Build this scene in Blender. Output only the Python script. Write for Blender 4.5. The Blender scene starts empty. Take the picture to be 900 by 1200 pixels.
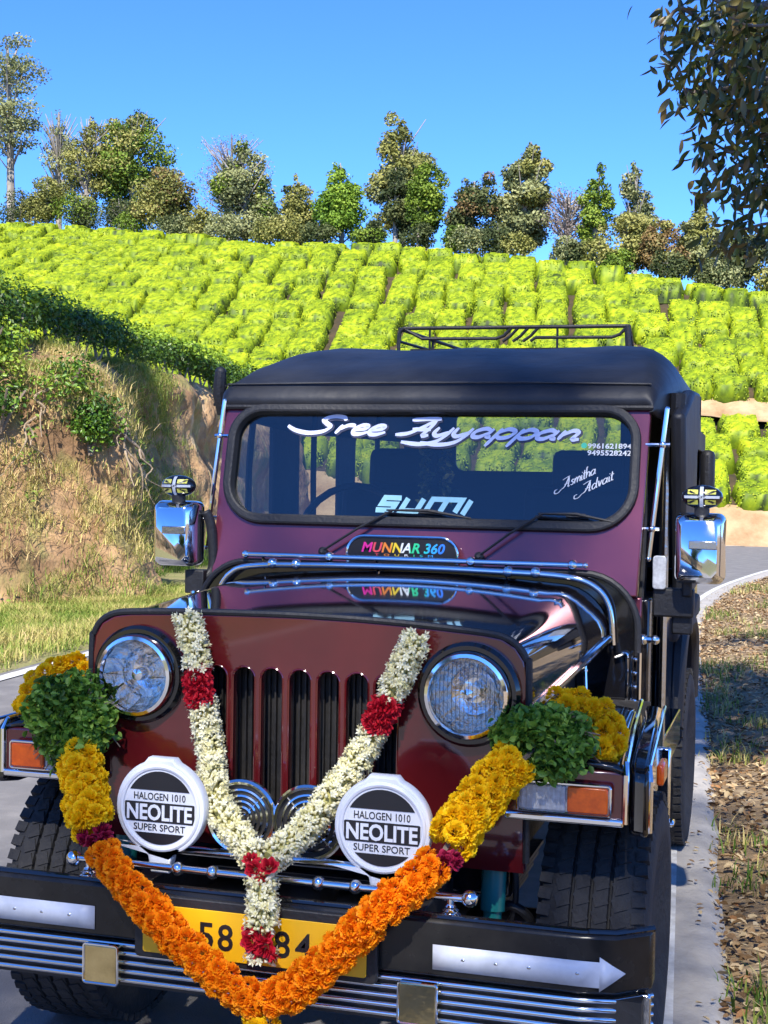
import bpy, math, random
import numpy as np
from mathutils import Vector, Matrix, noise as mnoise
random.seed(7); np.random.seed(7)
R = math.radians
SC = bpy.context.scene
COL = SC.collection

# ------------------------------------------------------------------ camera
CAMP = np.array([1.141, -3.18, 1.515])
yaw, pit, rol = R(16.46), R(-1.68), R(0.90)
fw = np.array([-math.sin(yaw)*math.cos(pit), math.cos(yaw)*math.cos(pit), math.sin(pit)])
rt = np.array([math.cos(yaw), math.sin(yaw), 0.0]); up = np.cross(rt, fw)
rt, up = math.cos(rol)*rt+math.sin(rol)*up, -math.sin(rol)*rt+math.cos(rol)*up
cd = bpy.data.cameras.new('camera'); cam = bpy.data.objects.new('camera', cd); COL.objects.link(cam)
m = Matrix.Identity(4)
for i in range(3):
    m[i][0] = rt[i]; m[i][1] = up[i]; m[i][2] = -fw[i]; m[i][3] = CAMP[i]
cam.matrix_world = m
cd.sensor_fit = 'VERTICAL'; cd.sensor_height = 36; cd.sensor_width = 27; cd.lens = 49.98
cd.clip_start = 0.05; cd.clip_end = 3000
SC.camera = cam
# ------------------------------------------------------------------ light
SUN = Vector((0.10, -0.67, 0.735)).normalized()
elev = math.asin(SUN.z); azim = math.atan2(SUN.x, SUN.y)
w = bpy.data.worlds.new('World'); SC.world = w; w.use_nodes = True
nt = w.node_tree; bg = nt.nodes['Background']
sky = nt.nodes.new('ShaderNodeTexSky'); sky.sky_type = 'NISHITA'; sky.sun_disc = False
sky.sun_elevation = elev; sky.sun_rotation = azim
sky.altitude = 2600; sky.air_density = 0.7; sky.dust_density = 0.0; sky.ozone_density = 3.5
hs = nt.nodes.new('ShaderNodeHueSaturation'); hs.inputs['Saturation'].default_value = 1.15
tn = nt.nodes.new('ShaderNodeMix'); tn.data_type = 'RGBA'; tn.blend_type = 'MULTIPLY'; tn.inputs[0].default_value = 1; tn.inputs[7].default_value = (.64, .80, 1.06, 1)
nt.links.new(sky.outputs[0], hs.inputs['Color']); nt.links.new(hs.outputs[0], tn.inputs[6]); nt.links.new(tn.outputs[2], bg.inputs[0]); bg.inputs[1].default_value = 0.15
sl = bpy.data.lights.new('sun', 'SUN'); sun = bpy.data.objects.new('sun', sl); COL.objects.link(sun)
sl.energy = 3.9; sl.angle = R(0.6); sl.color = (1.0, 0.95, 0.86)
sun.rotation_euler = SUN.to_track_quat('Z', 'Y').to_euler(); sun.location = (6, -8, 12)
SC.view_settings.view_transform = 'Standard'; SC.view_settings.look = 'None'
SC.view_settings.exposure = 1.38; SC.view_settings.gamma = 1
SC.render.engine = 'CYCLES'

# ------------------------------------------------------------------ helpers
def tag(o, label=None, cat=None, group=None, kind=None):
    if label: o['label'] = label
    if cat: o['category'] = cat
    if group: o['group'] = group
    if kind: o['kind'] = kind
    return o
def empty(name, loc, label=None, cat=None, group=None, rz=0):
    o = bpy.data.objects.new(name, None); COL.objects.link(o); o.location = loc; o.rotation_euler = (0, 0, rz)
    o.empty_display_size = .1
    return tag(o, label, cat, group)
def mesh_np(name, V, F, smooth=None, attr=None):
    """V (n,3), F list of arrays (k,3)/(k,4) -> mesh"""
    me = bpy.data.meshes.new(name)
    V = np.asarray(V, dtype=np.float32).reshape(-1, 3)
    Fs = [np.asarray(f, dtype=np.int32) for f in (F if isinstance(F, list) else [F]) if len(f)]
    nl = sum(f.size for f in Fs); nf = sum(len(f) for f in Fs)
    me.vertices.add(len(V)); me.vertices.foreach_set('co', V.ravel())
    me.loops.add(nl); me.polygons.add(nf)
    me.loops.foreach_set('vertex_index', np.concatenate([f.ravel() for f in Fs]))
    ls = []; t = 0
    for f in Fs:
        k = f.shape[1]; ls.append(t+np.arange(len(f))*k); t += f.size
    me.polygons.foreach_set('loop_start', np.concatenate(ls).astype(np.int32))
    me.update(calc_edges=True); me.validate()
    if attr is not None:
        a = me.attributes.new('tone', 'FLOAT', 'POINT'); a.data.foreach_set('value', np.asarray(attr, dtype=np.float32))
    if smooth is not None:
        me.polygons.foreach_set('use_smooth', np.ones(len(me.polygons), dtype=bool))
        if smooth < 179: me.set_sharp_from_angle(angle=R(smooth))
    return me
def link(name, me, mt=None, parent=None, loc=(0, 0, 0)):
    o = bpy.data.objects.new(name, me); COL.objects.link(o); o.location = loc
    if mt is not None and not me.materials: me.materials.append(mt)
    if parent: o.parent = parent
    return o
class MB:
    def __init__(s): s.v = []; s.f = []; s.mx = Matrix.Identity(4)
    def add(s, V, F):
        b = len(s.v); s.v += [tuple(s.mx @ Vector(p)) for p in V]; s.f += [tuple(b+i for i in q) for q in F]; return s
    def box(s, c, d, rot=None):
        x, y, z = d[0]/2, d[1]/2, d[2]/2
        P = [Vector((sx*x, sy*y, sz*z)) for sx in (-1, 1) for sy in (-1, 1) for sz in (-1, 1)]
        if rot is not None:
            M3 = rot if isinstance(rot, Matrix) else Matrix.Rotation(rot[1], 3, rot[0])
            P = [M3 @ p for p in P]
        P = [p+Vector(c) for p in P]
        return s.add(P, [(0, 1, 3, 2), (4, 6, 7, 5), (0, 4, 5, 1), (2, 3, 7, 6), (0, 2, 6, 4), (1, 5, 7, 3)])
    def tube(s, path, r, n=10, closed=False, cap=True):
        P = [Vector(p) for p in path]; N = len(P)
        rr = r if isinstance(r, (list, tuple)) else [r]*N
        V = []; F = []; pu = None
        for i, p in enumerate(P):
            a = P[i-1] if (i > 0 or closed) else P[i]; b = P[(i+1) % N] if (i < N-1 or closed) else P[i]
            t = (b-a).normalized()
            if pu is None:
                pu = t.orthogonal().normalized()
            pu = (pu-t*pu.dot(t)).normalized(); pv = t.cross(pu)
            V += [p+(pu*math.cos(2*math.pi*k/n)+pv*math.sin(2*math.pi*k/n))*rr[i] for k in range(n)]
        for i in range(N if closed else N-1):
            j = (i+1) % N
            for k in range(n):
                F.append((i*n+k, i*n+(k+1) % n, j*n+(k+1) % n, j*n+k))
        if cap and not closed:
            F.append(tuple(range(n-1, -1, -1))); F.append(tuple((N-1)*n+k for k in range(n)))
        return s.add(V, F)
    def lathe(s, prof, n=32, mx=None, caps=True):
        """prof [(r, z)] round local z"""
        V = []; F = []
        for r_, z_ in prof:
            V += [Vector((r_*math.cos(2*math.pi*k/n), r_*math.sin(2*math.pi*k/n), z_)) for k in range(n)]
        if mx is not None: V = [mx @ v for v in V]
        for i in range(len(prof)-1):
            for k in range(n): F.append((i*n+k, i*n+(k+1) % n, (i+1)*n+(k+1) % n, (i+1)*n+k))
        if caps and prof[0][0] > 1e-5: F.append(tuple(range(n-1, -1, -1)))
        if caps and prof[-1][0] > 1e-5: F.append(tuple((len(prof)-1)*n+k for k in range(n)))
        return s.add(V, F)
    def ball(s, c, r, sc=(1, 1, 1), n=14):
        pr = [(max(1e-4, r*math.sin(math.pi*i/8)), -r*math.cos(math.pi*i/8)) for i in range(9)]
        return s.lathe(pr, n, Matrix.Translation(c) @ Matrix.Diagonal((*sc, 1)))
    def prism(s, poly, z0, z1, mx=None):
        n = len(poly)
        V = [Vector((x, y, z0)) for x, y in poly]+[Vector((x, y, z1)) for x, y in poly]
        if mx is not None: V = [mx @ v for v in V]
        F = [tuple(range(n-1, -1, -1)), tuple(range(n, 2*n))]+[(i, (i+1) % n, n+(i+1) % n, n+i) for i in range(n)]
        return s.add(V, F)
    def grid(s, fn, nu, nv, closed=False):
        V = [fn(i/nu, j/nv) for j in range(nv+1) for i in range(nu+1)]
        F = [(j*(nu+1)+i, j*(nu+1)+i+1, (j+1)*(nu+1)+i+1, (j+1)*(nu+1)+i) for j in range(nv) for i in range(nu)]
        return s.add(V, F)
    def build(s, name, mt, parent=None, smooth=35, bevel=0, label=None, seg=2):
        me = bpy.data.meshes.new(name); me.from_pydata(s.v, [], s.f); me.update()
        if smooth:
            me.polygons.foreach_set('use_smooth', np.ones(len(me.polygons), dtype=bool)); me.set_sharp_from_angle(angle=R(smooth))
        o = link(name, me, mt, parent)
        if bevel:
            b = o.modifiers.new('bevel', 'BEVEL'); b.width = bevel; b.segments = seg; b.limit_method = 'ANGLE'; b.angle_limit = R(40)
            b.harden_normals = False
        if label: o['label'] = label
        return o
def FR(x, y, z, rx=0, rz=0):
    """local x,y drawn on a face that looks to -Y; local z comes out of it"""
    return Matrix.Translation((x, y, z)) @ Matrix.Rotation(rz, 4, 'Z') @ Matrix.Rotation(R(90)+rx, 4, 'X')
def rrect(x0, y0, x1, y1, r, n=6):
    rs = r if isinstance(r, (list, tuple)) else [r]*4; P = []
    for k, (cx, cy, sx, sy) in enumerate(((x1, y1, -1, -1), (x0, y1, 1, -1), (x0, y0, 1, 1), (x1, y0, -1, 1))):
        q = rs[k]; ox = cx+sx*q; oy = cy+sy*q
        for i in range(n+1):
            a = R(90)*k+R(90)*i/n; P.append((ox+q*math.cos(a), oy+q*math.sin(a)))
    return P
def spline(P, n=8, closed=False):
    P = [Vector(p) for p in P]; out = []; N = len(P)
    for i in range(N if closed else N-1):
        g = (lambda k: P[k % N]) if closed else (lambda k: P[min(max(k, 0), N-1)])
        a, b, c, d = g(i-1), g(i), g(i+1), g(i+2)
        for k in range(n):
            t = k/n
            out.append(.5*((2*b)+(c-a)*t+(2*a-5*b+4*c-d)*t*t+(3*b-a-3*c+d)*t**3))
    if not closed: out.append(P[-1].copy())
    return out
def flat(name, outlines, depth, mx, mt, parent, bevel=0, smooth=35):
    """2-D outlines (holes allowed) extruded into a solid plate; local z from 0 to depth"""
    cu = bpy.data.curves.new(name, 'CURVE'); cu.dimensions = '2D'; cu.fill_mode = 'BOTH'; cu.extrude = depth/2
    cu.bevel_depth = bevel; cu.bevel_resolution = 1; cu.offset = -bevel
    for ol in outlines:
        sp = cu.splines.new('POLY'); sp.points.add(len(ol)-1)
        for q, p in zip(sp.points, ol): q.co = (p[0], p[1], 0, 1)
        sp.use_cyclic_u = True
    t = bpy.data.objects.new('tmp', cu); COL.objects.link(t)
    dg = bpy.context.evaluated_depsgraph_get(); me = bpy.data.meshes.new_from_object(t.evaluated_get(dg))
    bpy.data.objects.remove(t); bpy.data.curves.remove(cu)
    me.transform(mx @ Matrix.Translation((0, 0, depth/2))); me.name = name
    me.materials.clear(); me.polygons.foreach_set('use_smooth', np.ones(len(me.polygons), dtype=bool)); me.set_sharp_from_angle(angle=R(smooth))
    return link(name, me, mt, parent)
def text(name, s, x0, y0, x1, y1, mx, mt, parent, depth=.0008, shear=0., bold=0., sp=1.0):
    """lettering fitted to the box x0..x1, y0..y1 of the local plane"""
    cu = bpy.data.curves.new(name, 'FONT'); cu.body = s; cu.size = 1; cu.shear = shear; cu.offset = bold; cu.extrude = .01; cu.space_character = sp
    cu.resolution_u = 3
    t = bpy.data.objects.new('tmp', cu); COL.objects.link(t)
    dg = bpy.context.evaluated_depsgraph_get(); me = bpy.data.meshes.new_from_object(t.evaluated_get(dg))
    bpy.data.objects.remove(t); bpy.data.curves.remove(cu)
    n = len(me.vertices); co = np.empty(n*3, dtype=np.float32); me.vertices.foreach_get('co', co); co = co.reshape(-1, 3)
    lo = co.min(0); hi = co.max(0)
    co[:, 0] = x0+(co[:, 0]-lo[0])/(hi[0]-lo[0])*(x1-x0); co[:, 1] = y0+(co[:, 1]-lo[1])/(hi[1]-lo[1])*(y1-y0)
    co[:, 2] = (co[:, 2]-lo[2])/(hi[2]-lo[2])*depth
    me.vertices.foreach_set('co', co.ravel()); me.transform(mx); me.update(); me.materials.clear(); me.name = name
    return link(name, me, mt, parent)

# ------------------------------------------------------------------ materials
def mat(name, c, c2=None, scale=6., rough=.5, metal=0., bump=0., bscale=40., coat=0., spec=.5, detail=4, rvar=0., c3=None, trans=0., coord='Object', stretch=(1, 1, 1), bdist=.01):
    mt = bpy.data.materials.new(name); mt.use_nodes = True; nt = mt.node_tree; b = nt.nodes['Principled BSDF']
    b.inputs['Roughness'].default_value = rough; b.inputs['Metallic'].default_value = metal
    b.inputs['Coat Weight'].default_value = coat; b.inputs['Coat Roughness'].default_value = .04
    b.inputs['Specular IOR Level'].default_value = spec
    b.inputs['Base Color'].default_value = (*c, 1)
    tc = nt.nodes.new('ShaderNodeTexCoord'); mp = nt.nodes.new('ShaderNodeMapping'); mp.inputs['Scale'].default_value = stretch
    nt.links.new(tc.outputs[coord], mp.inputs['Vector'])
    if c2 is not None:
        n = nt.nodes.new('ShaderNodeTexNoise'); n.inputs['Scale'].default_value = scale; n.inputs['Detail'].default_value = detail
        n.inputs['Roughness'].default_value = .62
        r = nt.nodes.new('ShaderNodeValToRGB'); r.color_ramp.elements[0].position = .32; r.color_ramp.elements[1].position = .68
        r.color_ramp.elements[0].color = (*c, 1); r.color_ramp.elements[1].color = (*c2, 1)
        if c3 is not None:
            e = r.color_ramp.elements.new(.5); e.color = (*c3, 1)
        nt.links.new(mp.outputs[0], n.inputs['Vector']); nt.links.new(n.outputs['Fac'], r.inputs[0]); nt.links.new(r.outputs[0], b.inputs['Base Color'])
    if rvar:
        n2 = nt.nodes.new('ShaderNodeTexNoise'); n2.inputs['Scale'].default_value = 9; n2.inputs['Detail'].default_value = 5
        mr = nt.nodes.new('ShaderNodeMapRange'); mr.inputs[3].default_value = rough; mr.inputs[4].default_value = rough+rvar
        mr.inputs[1].default_value = .4; mr.inputs[2].default_value = .75
        nt.links.new(mp.outputs[0], n2.inputs['Vector']); nt.links.new(n2.outputs['Fac'], mr.inputs[0]); nt.links.new(mr.outputs[0], b.inputs['Roughness'])
    if bump:
        n3 = nt.nodes.new('ShaderNodeTexNoise'); n3.inputs['Scale'].default_value = bscale; n3.inputs['Detail'].default_value = 5
        bp = nt.nodes.new('ShaderNodeBump'); bp.inputs['Strength'].default_value = bump; bp.inputs['Distance'].default_value = bdist
        nt.links.new(mp.outputs[0], n3.inputs['Vector']); nt.links.new(n3.outputs['Fac'], bp.inputs['Height']); nt.links.new(bp.outputs[0], b.inputs['Normal'])
    if trans:
        add_trans(mt, trans)
    return mt
def add_trans(mt, k):
    nt = mt.node_tree; b = nt.nodes['Principled BSDF']; o = nt.nodes['Material Output']
    t = nt.nodes.new('ShaderNodeBsdfTranslucent'); mx = nt.nodes.new('ShaderNodeMixShader'); mx.inputs[0].default_value = k
    if b.inputs['Base Color'].is_linked: nt.links.new(b.inputs['Base Color'].links[0].from_socket, t.inputs[0])
    else: t.inputs[0].default_value = b.inputs['Base Color'].default_value
    nt.links.new(b.outputs[0], mx.inputs[1]); nt.links.new(t.outputs[0], mx.inputs[2]); nt.links.new(mx.outputs[0], o.inputs[0])
def tone_mat(name, cols, rough=.55, trans=.25, spec=.3, obj_rand=0.):
    """foliage: colour picked by the per-leaf 'tone' attribute"""
    mt = bpy.data.materials.new(name); mt.use_nodes = True; nt = mt.node_tree; b = nt.nodes['Principled BSDF']
    a = nt.nodes.new('ShaderNodeAttribute'); a.attribute_name = 'tone'
    r = nt.nodes.new('ShaderNodeValToRGB'); cr = r.color_ramp
    cr.elements[0].color = (*cols[0], 1); cr.elements[1].color = (*cols[-1], 1)
    for i, c in enumerate(cols[1:-1]):
        e = cr.elements.new((i+1)/(len(cols)-1)); e.color = (*c, 1)
    src = a.outputs['Fac']
    if obj_rand:
        oi = nt.nodes.new('ShaderNodeObjectInfo'); ma = nt.nodes.new('ShaderNodeMath'); ma.operation = 'MULTIPLY_ADD'
        ma.inputs[1].default_value = obj_rand; nt.links.new(oi.outputs['Random'], ma.inputs[0]); nt.links.new(src, ma.inputs[2]); src = ma.outputs[0]
    nt.links.new(src, r.inputs[0]); nt.links.new(r.outputs[0], b.inputs['Base Color'])
    b.inputs['Roughness'].default_value = rough; b.inputs['Specular IOR Level'].default_value = spec
    if trans: add_trans(mt, trans)
    return mt
black_paint = mat('black_paint', (.006, .006, .008), rough=.06, rvar=.10, coat=.6, spec=.5)
bumper_paint = mat('bumper_paint', (.007, .007, .008), (.020, .019, .018), scale=9, rough=.14, rvar=.25, spec=.35)
hood_paint = mat('hood_paint', (.010, .008, .010), rough=.035, rvar=.06, coat=1., spec=.8, bump=.03, bscale=7, bdist=.004)
maroon = mat('maroon_paint', (.11, .008, .011), (.085, .006, .008), scale=3, rough=.12, rvar=.06, metal=.05, coat=1., spec=.5, bump=.02, bscale=6, bdist=.004)
purple = mat('maroon_metallic_paint', (.16, .032, .058), (.135, .026, .048), scale=3, rough=.26, metal=.30, coat=.6)
chrome = mat('chrome', (.82, .83, .85), rough=.05, metal=1., rvar=.12)
steel = mat('brushed_steel', (.55, .56, .58), rough=.22, metal=1., bump=.1, bscale=60)
brass = mat('gold_plate', (.66, .54, .28), (.48, .38, .18), scale=18, rough=.10, rvar=.15, metal=1., bump=.25, bscale=12, bdist=.01)
rubber = mat('black_rubber', (.012, .012, .014), rough=.55, bump=.2, bscale=90)
tyre_m = mat('tyre_rubber', (.018, .018, .02), (.04, .038, .036), scale=14, rough=.8, bump=.5, bscale=60)
canvas = mat('black_canvas', (.012, .013, .017), (.022, .024, .030), scale=5, rough=.5, bump=.45, bscale=7, bdist=.015, spec=.42)
dark = mat('dark_metal', (.014, .014, .015), (.03, .027, .025), scale=12, rough=.5, bump=.3, bscale=40)
interior = mat('dark_interior', (.02, .021, .026), rough=.8)
white_plastic = mat('white_plastic', (.72, .74, .78), (.66, .68, .72), scale=8, rough=.3)
black_print = mat('black_print', (.012, .012, .015), rough=.4)
sticker_white = mat('white_vinyl', (.60, .63, .70), (.44, .47, .53), scale=14, rough=.4)
sticker_lilac = mat('lilac_vinyl', (.62, .66, .86), rough=.4)
sticker_navy = mat('navy_vinyl', (.02, .025, .06), rough=.4)
sticker_teal = mat('pale_teal_vinyl', (.30, .58, .66), rough=.4)
plate_yellow = mat('plate_yellow', (.85, .46, .01), (.78, .42, .01), scale=14, rough=.32)
amber = mat('amber_lens', (.85, .13, .004), (.60, .07, .004), scale=45, rough=.22, coat=.2)
clear_lens = mat('clear_lens', (.55, .57, .6), (.32, .33, .36), scale=70, rough=.12, coat=1.)
teal_paint = mat('teal_paint', (.01, .14, .13), rough=.3)
def glass_mat(name, tint, k_refl=1.0, rough=0.0, ior=1.5):
    mt = bpy.data.materials.new(name); mt.use_nodes = True; nt = mt.node_tree; o = nt.nodes['Material Output']
    nt.nodes.remove(nt.nodes['Principled BSDF'])
    t = nt.nodes.new('ShaderNodeBsdfTransparent'); t.inputs[0].default_value = (*tint, 1)
    g = nt.nodes.new('ShaderNodeBsdfGlossy'); g.inputs['Roughness'].default_value = rough
    fr = nt.nodes.new('ShaderNodeFresnel'); fr.inputs[0].default_value = ior
    mu = nt.nodes.new('ShaderNodeMath'); mu.operation = 'MULTIPLY'; mu.inputs[1].default_value = k_refl; mu.use_clamp = True
    mx = nt.nodes.new('ShaderNodeMixShader'); nt.links.new(fr.outputs[0], mu.inputs[0]); nt.links.new(mu.outputs[0], mx.inputs[0])
    nt.links.new(t.outputs[0], mx.inputs[1]); nt.links.new(g.outputs[0], mx.inputs[2]); nt.links.new(mx.outputs[0], o.inputs[0])
    return mt
wind_glass = glass_mat('windscreen_glass', (.64, .68, .70), 1.6)
lens_glass = glass_mat('lens_glass', (.95, .96, .98), 1.0, .02)

# ------------------------------------------------------------------ terrain
DD = np.array([-.1616, .9869]); EE = np.array([.9869, .1616])       # tea columns run along DD
def pq_xy(p, q): return CAMP[0]+p*DD[0]+q*EE[0], CAMP[1]+p*DD[1]+q*EE[1]
def _lerp(x, xs, ys): return float(np.interp(x, xs, ys))
P0 = 32.4
def slope(q): return _lerp(q, [-30, -18, -6, 3, 12], [.36, .36, .50, .58, .60])
def plane(p, q):
    z = .74+slope(q)*(p-P0)+.07*(6-max(q, -30))
    z += .35*mnoise.noise(Vector((q*.09, p*.09, 3.1)))*min(1, max(0, (p-33)/6))
    return z
_rc = {}
def ridge_p(b):
    b = round(max(-.42, min(.20, b)), 3)
    if b in _rc: return _rc[b]
    e = _lerp(b, [-.396, -.30, -.21, -.126, 0, .06, .144, .2], [.177, .170, .162, .160, .148, .138, .124, .112])
    p = 34.
    while p < 90 and plane(p, b*p)+.45 < 1.515+e*p: p += .15
    _rc[b] = p; return p
def H(p, q):
    if p < P0:
        t = max(0, min(1, (p-31.2)/(P0-31.2))); return -.03+(plane(P0, q)+.03)*t*t*(3-2*t)
    rp = ridge_p(q/p)
    if p > rp: return plane(rp, q)+.04*(p-rp)
    z = plane(p, q)
    a = _lerp(q, [0.5, 3], [0, 1])                        # the cut path across the field
    if a > 0 and 36.1 < p < 36.9: z -= .25*a
    return z
def path_p(q): return 36.5+.03*q

soil_field = mat('field_soil', (.022, .020, .009), (.07, .045, .02), scale=2.2, rough=.95, bump=.6, bscale=5, bdist=.1)
V = []; ps = np.concatenate([np.arange(30.5, 34, .25), np.arange(34, 62, .7), np.arange(62, 140, 6)]); qs = np.concatenate([np.arange(-90, -32, 4.), np.arange(-32, 16, .7), np.arange(16, 80, 4.)])
for p in ps:
    for q in qs:
        x, y = pq_xy(p, q); V.append((x, y, H(p, q)+.08*mnoise.noise(Vector((p*.9, q*.9, 0)))*(p > 31.5)))
nq = len(qs); F = [(i*nq+j, i*nq+j+1, (i+1)*nq+j+1, (i+1)*nq+j) for i in range(len(ps)-1) for j in range(nq-1)]
hill_o = tag(link('hillside', mesh_np('hillside', V, np.array(F), smooth=180), soil_field), kind='structure')
sand = mat('sandy_soil', (.24, .14, .065), (.46, .32, .18), scale=1.6, rough=.95, bump=.7, bscale=4, bdist=.12, detail=8)
hill_o.data.materials.append(sand)
for f_ in hill_o.data.polygons:
    pm = min(((hill_o.data.vertices[v_].co.x-CAMP[0])*DD[0]+(hill_o.data.vertices[v_].co.y-CAMP[1])*DD[1]) for v_ in f_.vertices)
    if pm < P0-.3: f_.material_index = 1
V = []
for i_ in range(61):
    q_ = .2+15.8*i_/60
    for d_ in (-.62, 0, .62):
        p_ = path_p(q_)+d_+.08*math.sin(q_*2.3); x_, y_ = pq_xy(p_, q_); V.append((x_, y_, H(p_, q_)+.05+.03*mnoise.noise(Vector((q_*2, d_, 0)))))
F = [(i_*3+j_, i_*3+j_+1, i_*3+j_+4, i_*3+j_+3) for i_ in range(60) for j_ in (0, 1)]
tag(link('field_path', mesh_np('field_path', V, np.array(F), smooth=180), sand), kind='structure')

# base ground
gm = mat('ground_soil', (.14, .10, .055), (.24, .18, .10), scale=1.5, rough=.95, bump=.5, bscale=12, bdist=.03)
V = [(-400, -400, -.06), (400, -400, -.06), (400, 400, -.06), (-400, 400, -.06)]
tag(link('ground', mesh_np('ground', V, np.array([(0, 1, 2, 3)])), gm), kind='structure')

# road
RE = [(-40, 4.2), (-12, 1.75), (-6, 1.27), (-3, 1.09), (-1, .93), (.76, .79), (2.8, .63), (5.5, .42), (9.4, .10), (12, -.05), (14.2, -.06), (16.3, .05), (18.4, .30), (20.6, .66), (22.6, 1.25), (24.4, 2.2), (25.6, 3.5), (26.5, 5.2), (27.3, 8), (28.2, 12), (29, 20)]
LE = [(-40, -1.6), (-12, -3.3), (-6, -3.75), (-3, -3.95), (.76, -4.1), (2.8, -4.2), (5.5, -4.3), (9.4, -4.5), (12, -4.6), (14.5, -4.6), (17.5, -4.45), (20.5, -4.1), (23.5, -3.4), (26, -2.2), (28, -.6), (29.6, 1.6), (30.6, 4.2), (31.4, 7.6), (32.4, 12), (33.4, 20)]
RS = spline([(x, y, 0) for y, x in RE], 8); LS = spline([(x, y, 0) for y, x in LE], 8)
def strip(name, A, B, z, mt, nt_=1, dz=None, label=None):
    V = []; n = nt_
    for i, (a, b) in enumerate(zip(A, B)):
        for k in range(n+1):
            t = k/n; V.append((a[0]+(b[0]-a[0])*t, a[1]+(b[1]-a[1])*t, z+(dz(a, t) if dz else 0)))
    F = [(i*(n+1)+k, i*(n+1)+k+1, (i+1)*(n+1)+k+1, (i+1)*(n+1)+k) for i in range(len(A)-1) for k in range(n)]
    return tag(link(name, mesh_np(name, V, np.array(F), smooth=180), mt), kind='structure')
def offs(L, d):
    out = []
    for i, p in enumerate(L):
        a = L[max(0, i-1)]; b = L[min(len(L)-1, i+1)]; t = (b-a).normalized(); out.append(Vector((p.x+t.y*d, p.y-t.x*d, 0)))
    return out
asphalt = mat('asphalt', (.13, .125, .125), (.20, .19, .185), scale=5, rough=.85, bump=.6, bscale=170, bdist=.006, c3=(.155, .148, .147), detail=8)
edge_m = mat('worn_concrete_edge', (.26, .245, .23), (.42, .39, .35), scale=6, rough=.9, bump=.6, bscale=70, bdist=.008, detail=8)
line_m = mat('worn_white_road_paint', (.66, .66, .65), (.36, .35, .33), scale=11, rough=.75, bump=.3, bscale=120, detail=8)
strip('road', offs(LS, -.10), offs(RS, .02), 0, asphalt, 6)
strip('road_edge_strip', offs(RS, .0), [Vector((p.x+.205+.035*mnoise.noise(Vector((p.y*2.1, 1, 0)))+.02*mnoise.noise(Vector((p.y*7, 4, 0))), p.y, 0)) if p.y < 19 else q for p, q in zip(RS, offs(RS, .2))], .004, edge_m, 4, lambda a, t: -.035*(t > .95))
strip('white_edge_line', offs(RS, -.04), offs(RS, .038), .009, line_m, 2)
strip('white_verge_line', offs(LS, -.02), offs(LS, .10), .008, line_m, 1)

# ------------------------------------------------------------------ foliage generators
def rnd_unit(n):
    v = np.random.normal(size=(n, 3)); return v/np.linalg.norm(v, axis=1)[:, None]
def leaf_quads(C, N, L, W, tone, up_bias=0.0, shape='quad', droop=None):
    """leaves centred at C with face normals N"""
    n = len(C); a = rnd_unit(n) if droop is None else droop+rnd_unit(n)*.5
    T = a-N*(a*N).sum(1)[:, None]; T /= np.linalg.norm(T, axis=1)[:, None]+1e-9; B = np.cross(N, T)
    L = np.asarray(L).reshape(-1, 1)*np.ones((n, 1)); W = np.asarray(W).reshape(-1, 1)*np.ones((n, 1))
    if shape == 'quad':
        V = np.stack([C-T*L/2, C+B*W/2-T*L*.05, C+T*L/2, C-B*W/2-T*L*.05], 1); k = 4
        F = np.arange(n*4).reshape(n, 4)
        return V.reshape(-1, 3), [F], np.repeat(tone, 4)
    if shape == 'leaf':                                  # six-sided folded leaf
        fold = N*W*.22
        V = np.stack([C-T*L/2, C-T*L*.18+B*W/2+fold, C+T*L*.2+B*W*.42+fold, C+T*L/2-N*L*.08, C+T*L*.2-B*W*.42+fold, C-T*L*.18-B*W/2+fold], 1)
        i = np.arange(n)[:, None]*6
        F = np.concatenate([i+np.array([[0, 1, 2, 3]]), i+np.array([[0, 3, 4, 5]])])
        return V.reshape(-1, 3), [F], np.repeat(tone, 6)
def crown(lobes, n, L, W, tone0=.5, tvar=.35, shell=.5, shape='quad', out=.5, lobevar=.25, upb=.3):
    """lobes [(centre, (rx, ry, rz))] -> vertices, faces, tones of a leafy mass"""
    vol = np.array([(r[0]*r[1]*r[2])**(2/3) for c, r in lobes]); cnt = np.maximum(3, (vol/vol.sum()*n).astype(int))
    VV = []; FF = []; TT = []; b = 0
    for (c, r), k in zip(lobes, cnt):
        d = rnd_unit(k); rad = (shell+(1-shell)*np.random.rand(k)**.6)*(1+.18*np.random.normal(size=k)*.6)
        P = np.array(c)+d*rad[:, None]*np.array(r)
        N = d*out+rnd_unit(k)*(1-out)+np.array([0, 0, upb]); N /= np.linalg.norm(N, axis=1)[:, None]
        t = tone0+(np.random.rand()-.5)*2*lobevar+(np.random.rand(k)-.5)*2*tvar
        s = .7+.6*np.random.rand(k)
        v, f, tt = leaf_quads(P, N, L*s, W*s, np.clip(t, 0, 1), shape=shape)
        VV.append(v); FF.append(f[0]+b); TT.append(tt); b += len(v)
    return np.concatenate(VV), np.concatenate(FF), np.concatenate(TT)
def leafmesh(name, args, mt):
    v, f, t = args
    me = mesh_np(name, v, f, attr=t); me.materials.append(mt); return me
def lobes_in(c, R3, n, rl, seed=None):
    out = []
    for i in range(n):
        d = rnd_unit(1)[0]*(np.random.rand()**.4)
        out.append((np.array(c)+d*np.array(R3), (rl*(.7+.6*random.random()),)*2+(rl*(.55+.45*random.random()),)))
    return out

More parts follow.
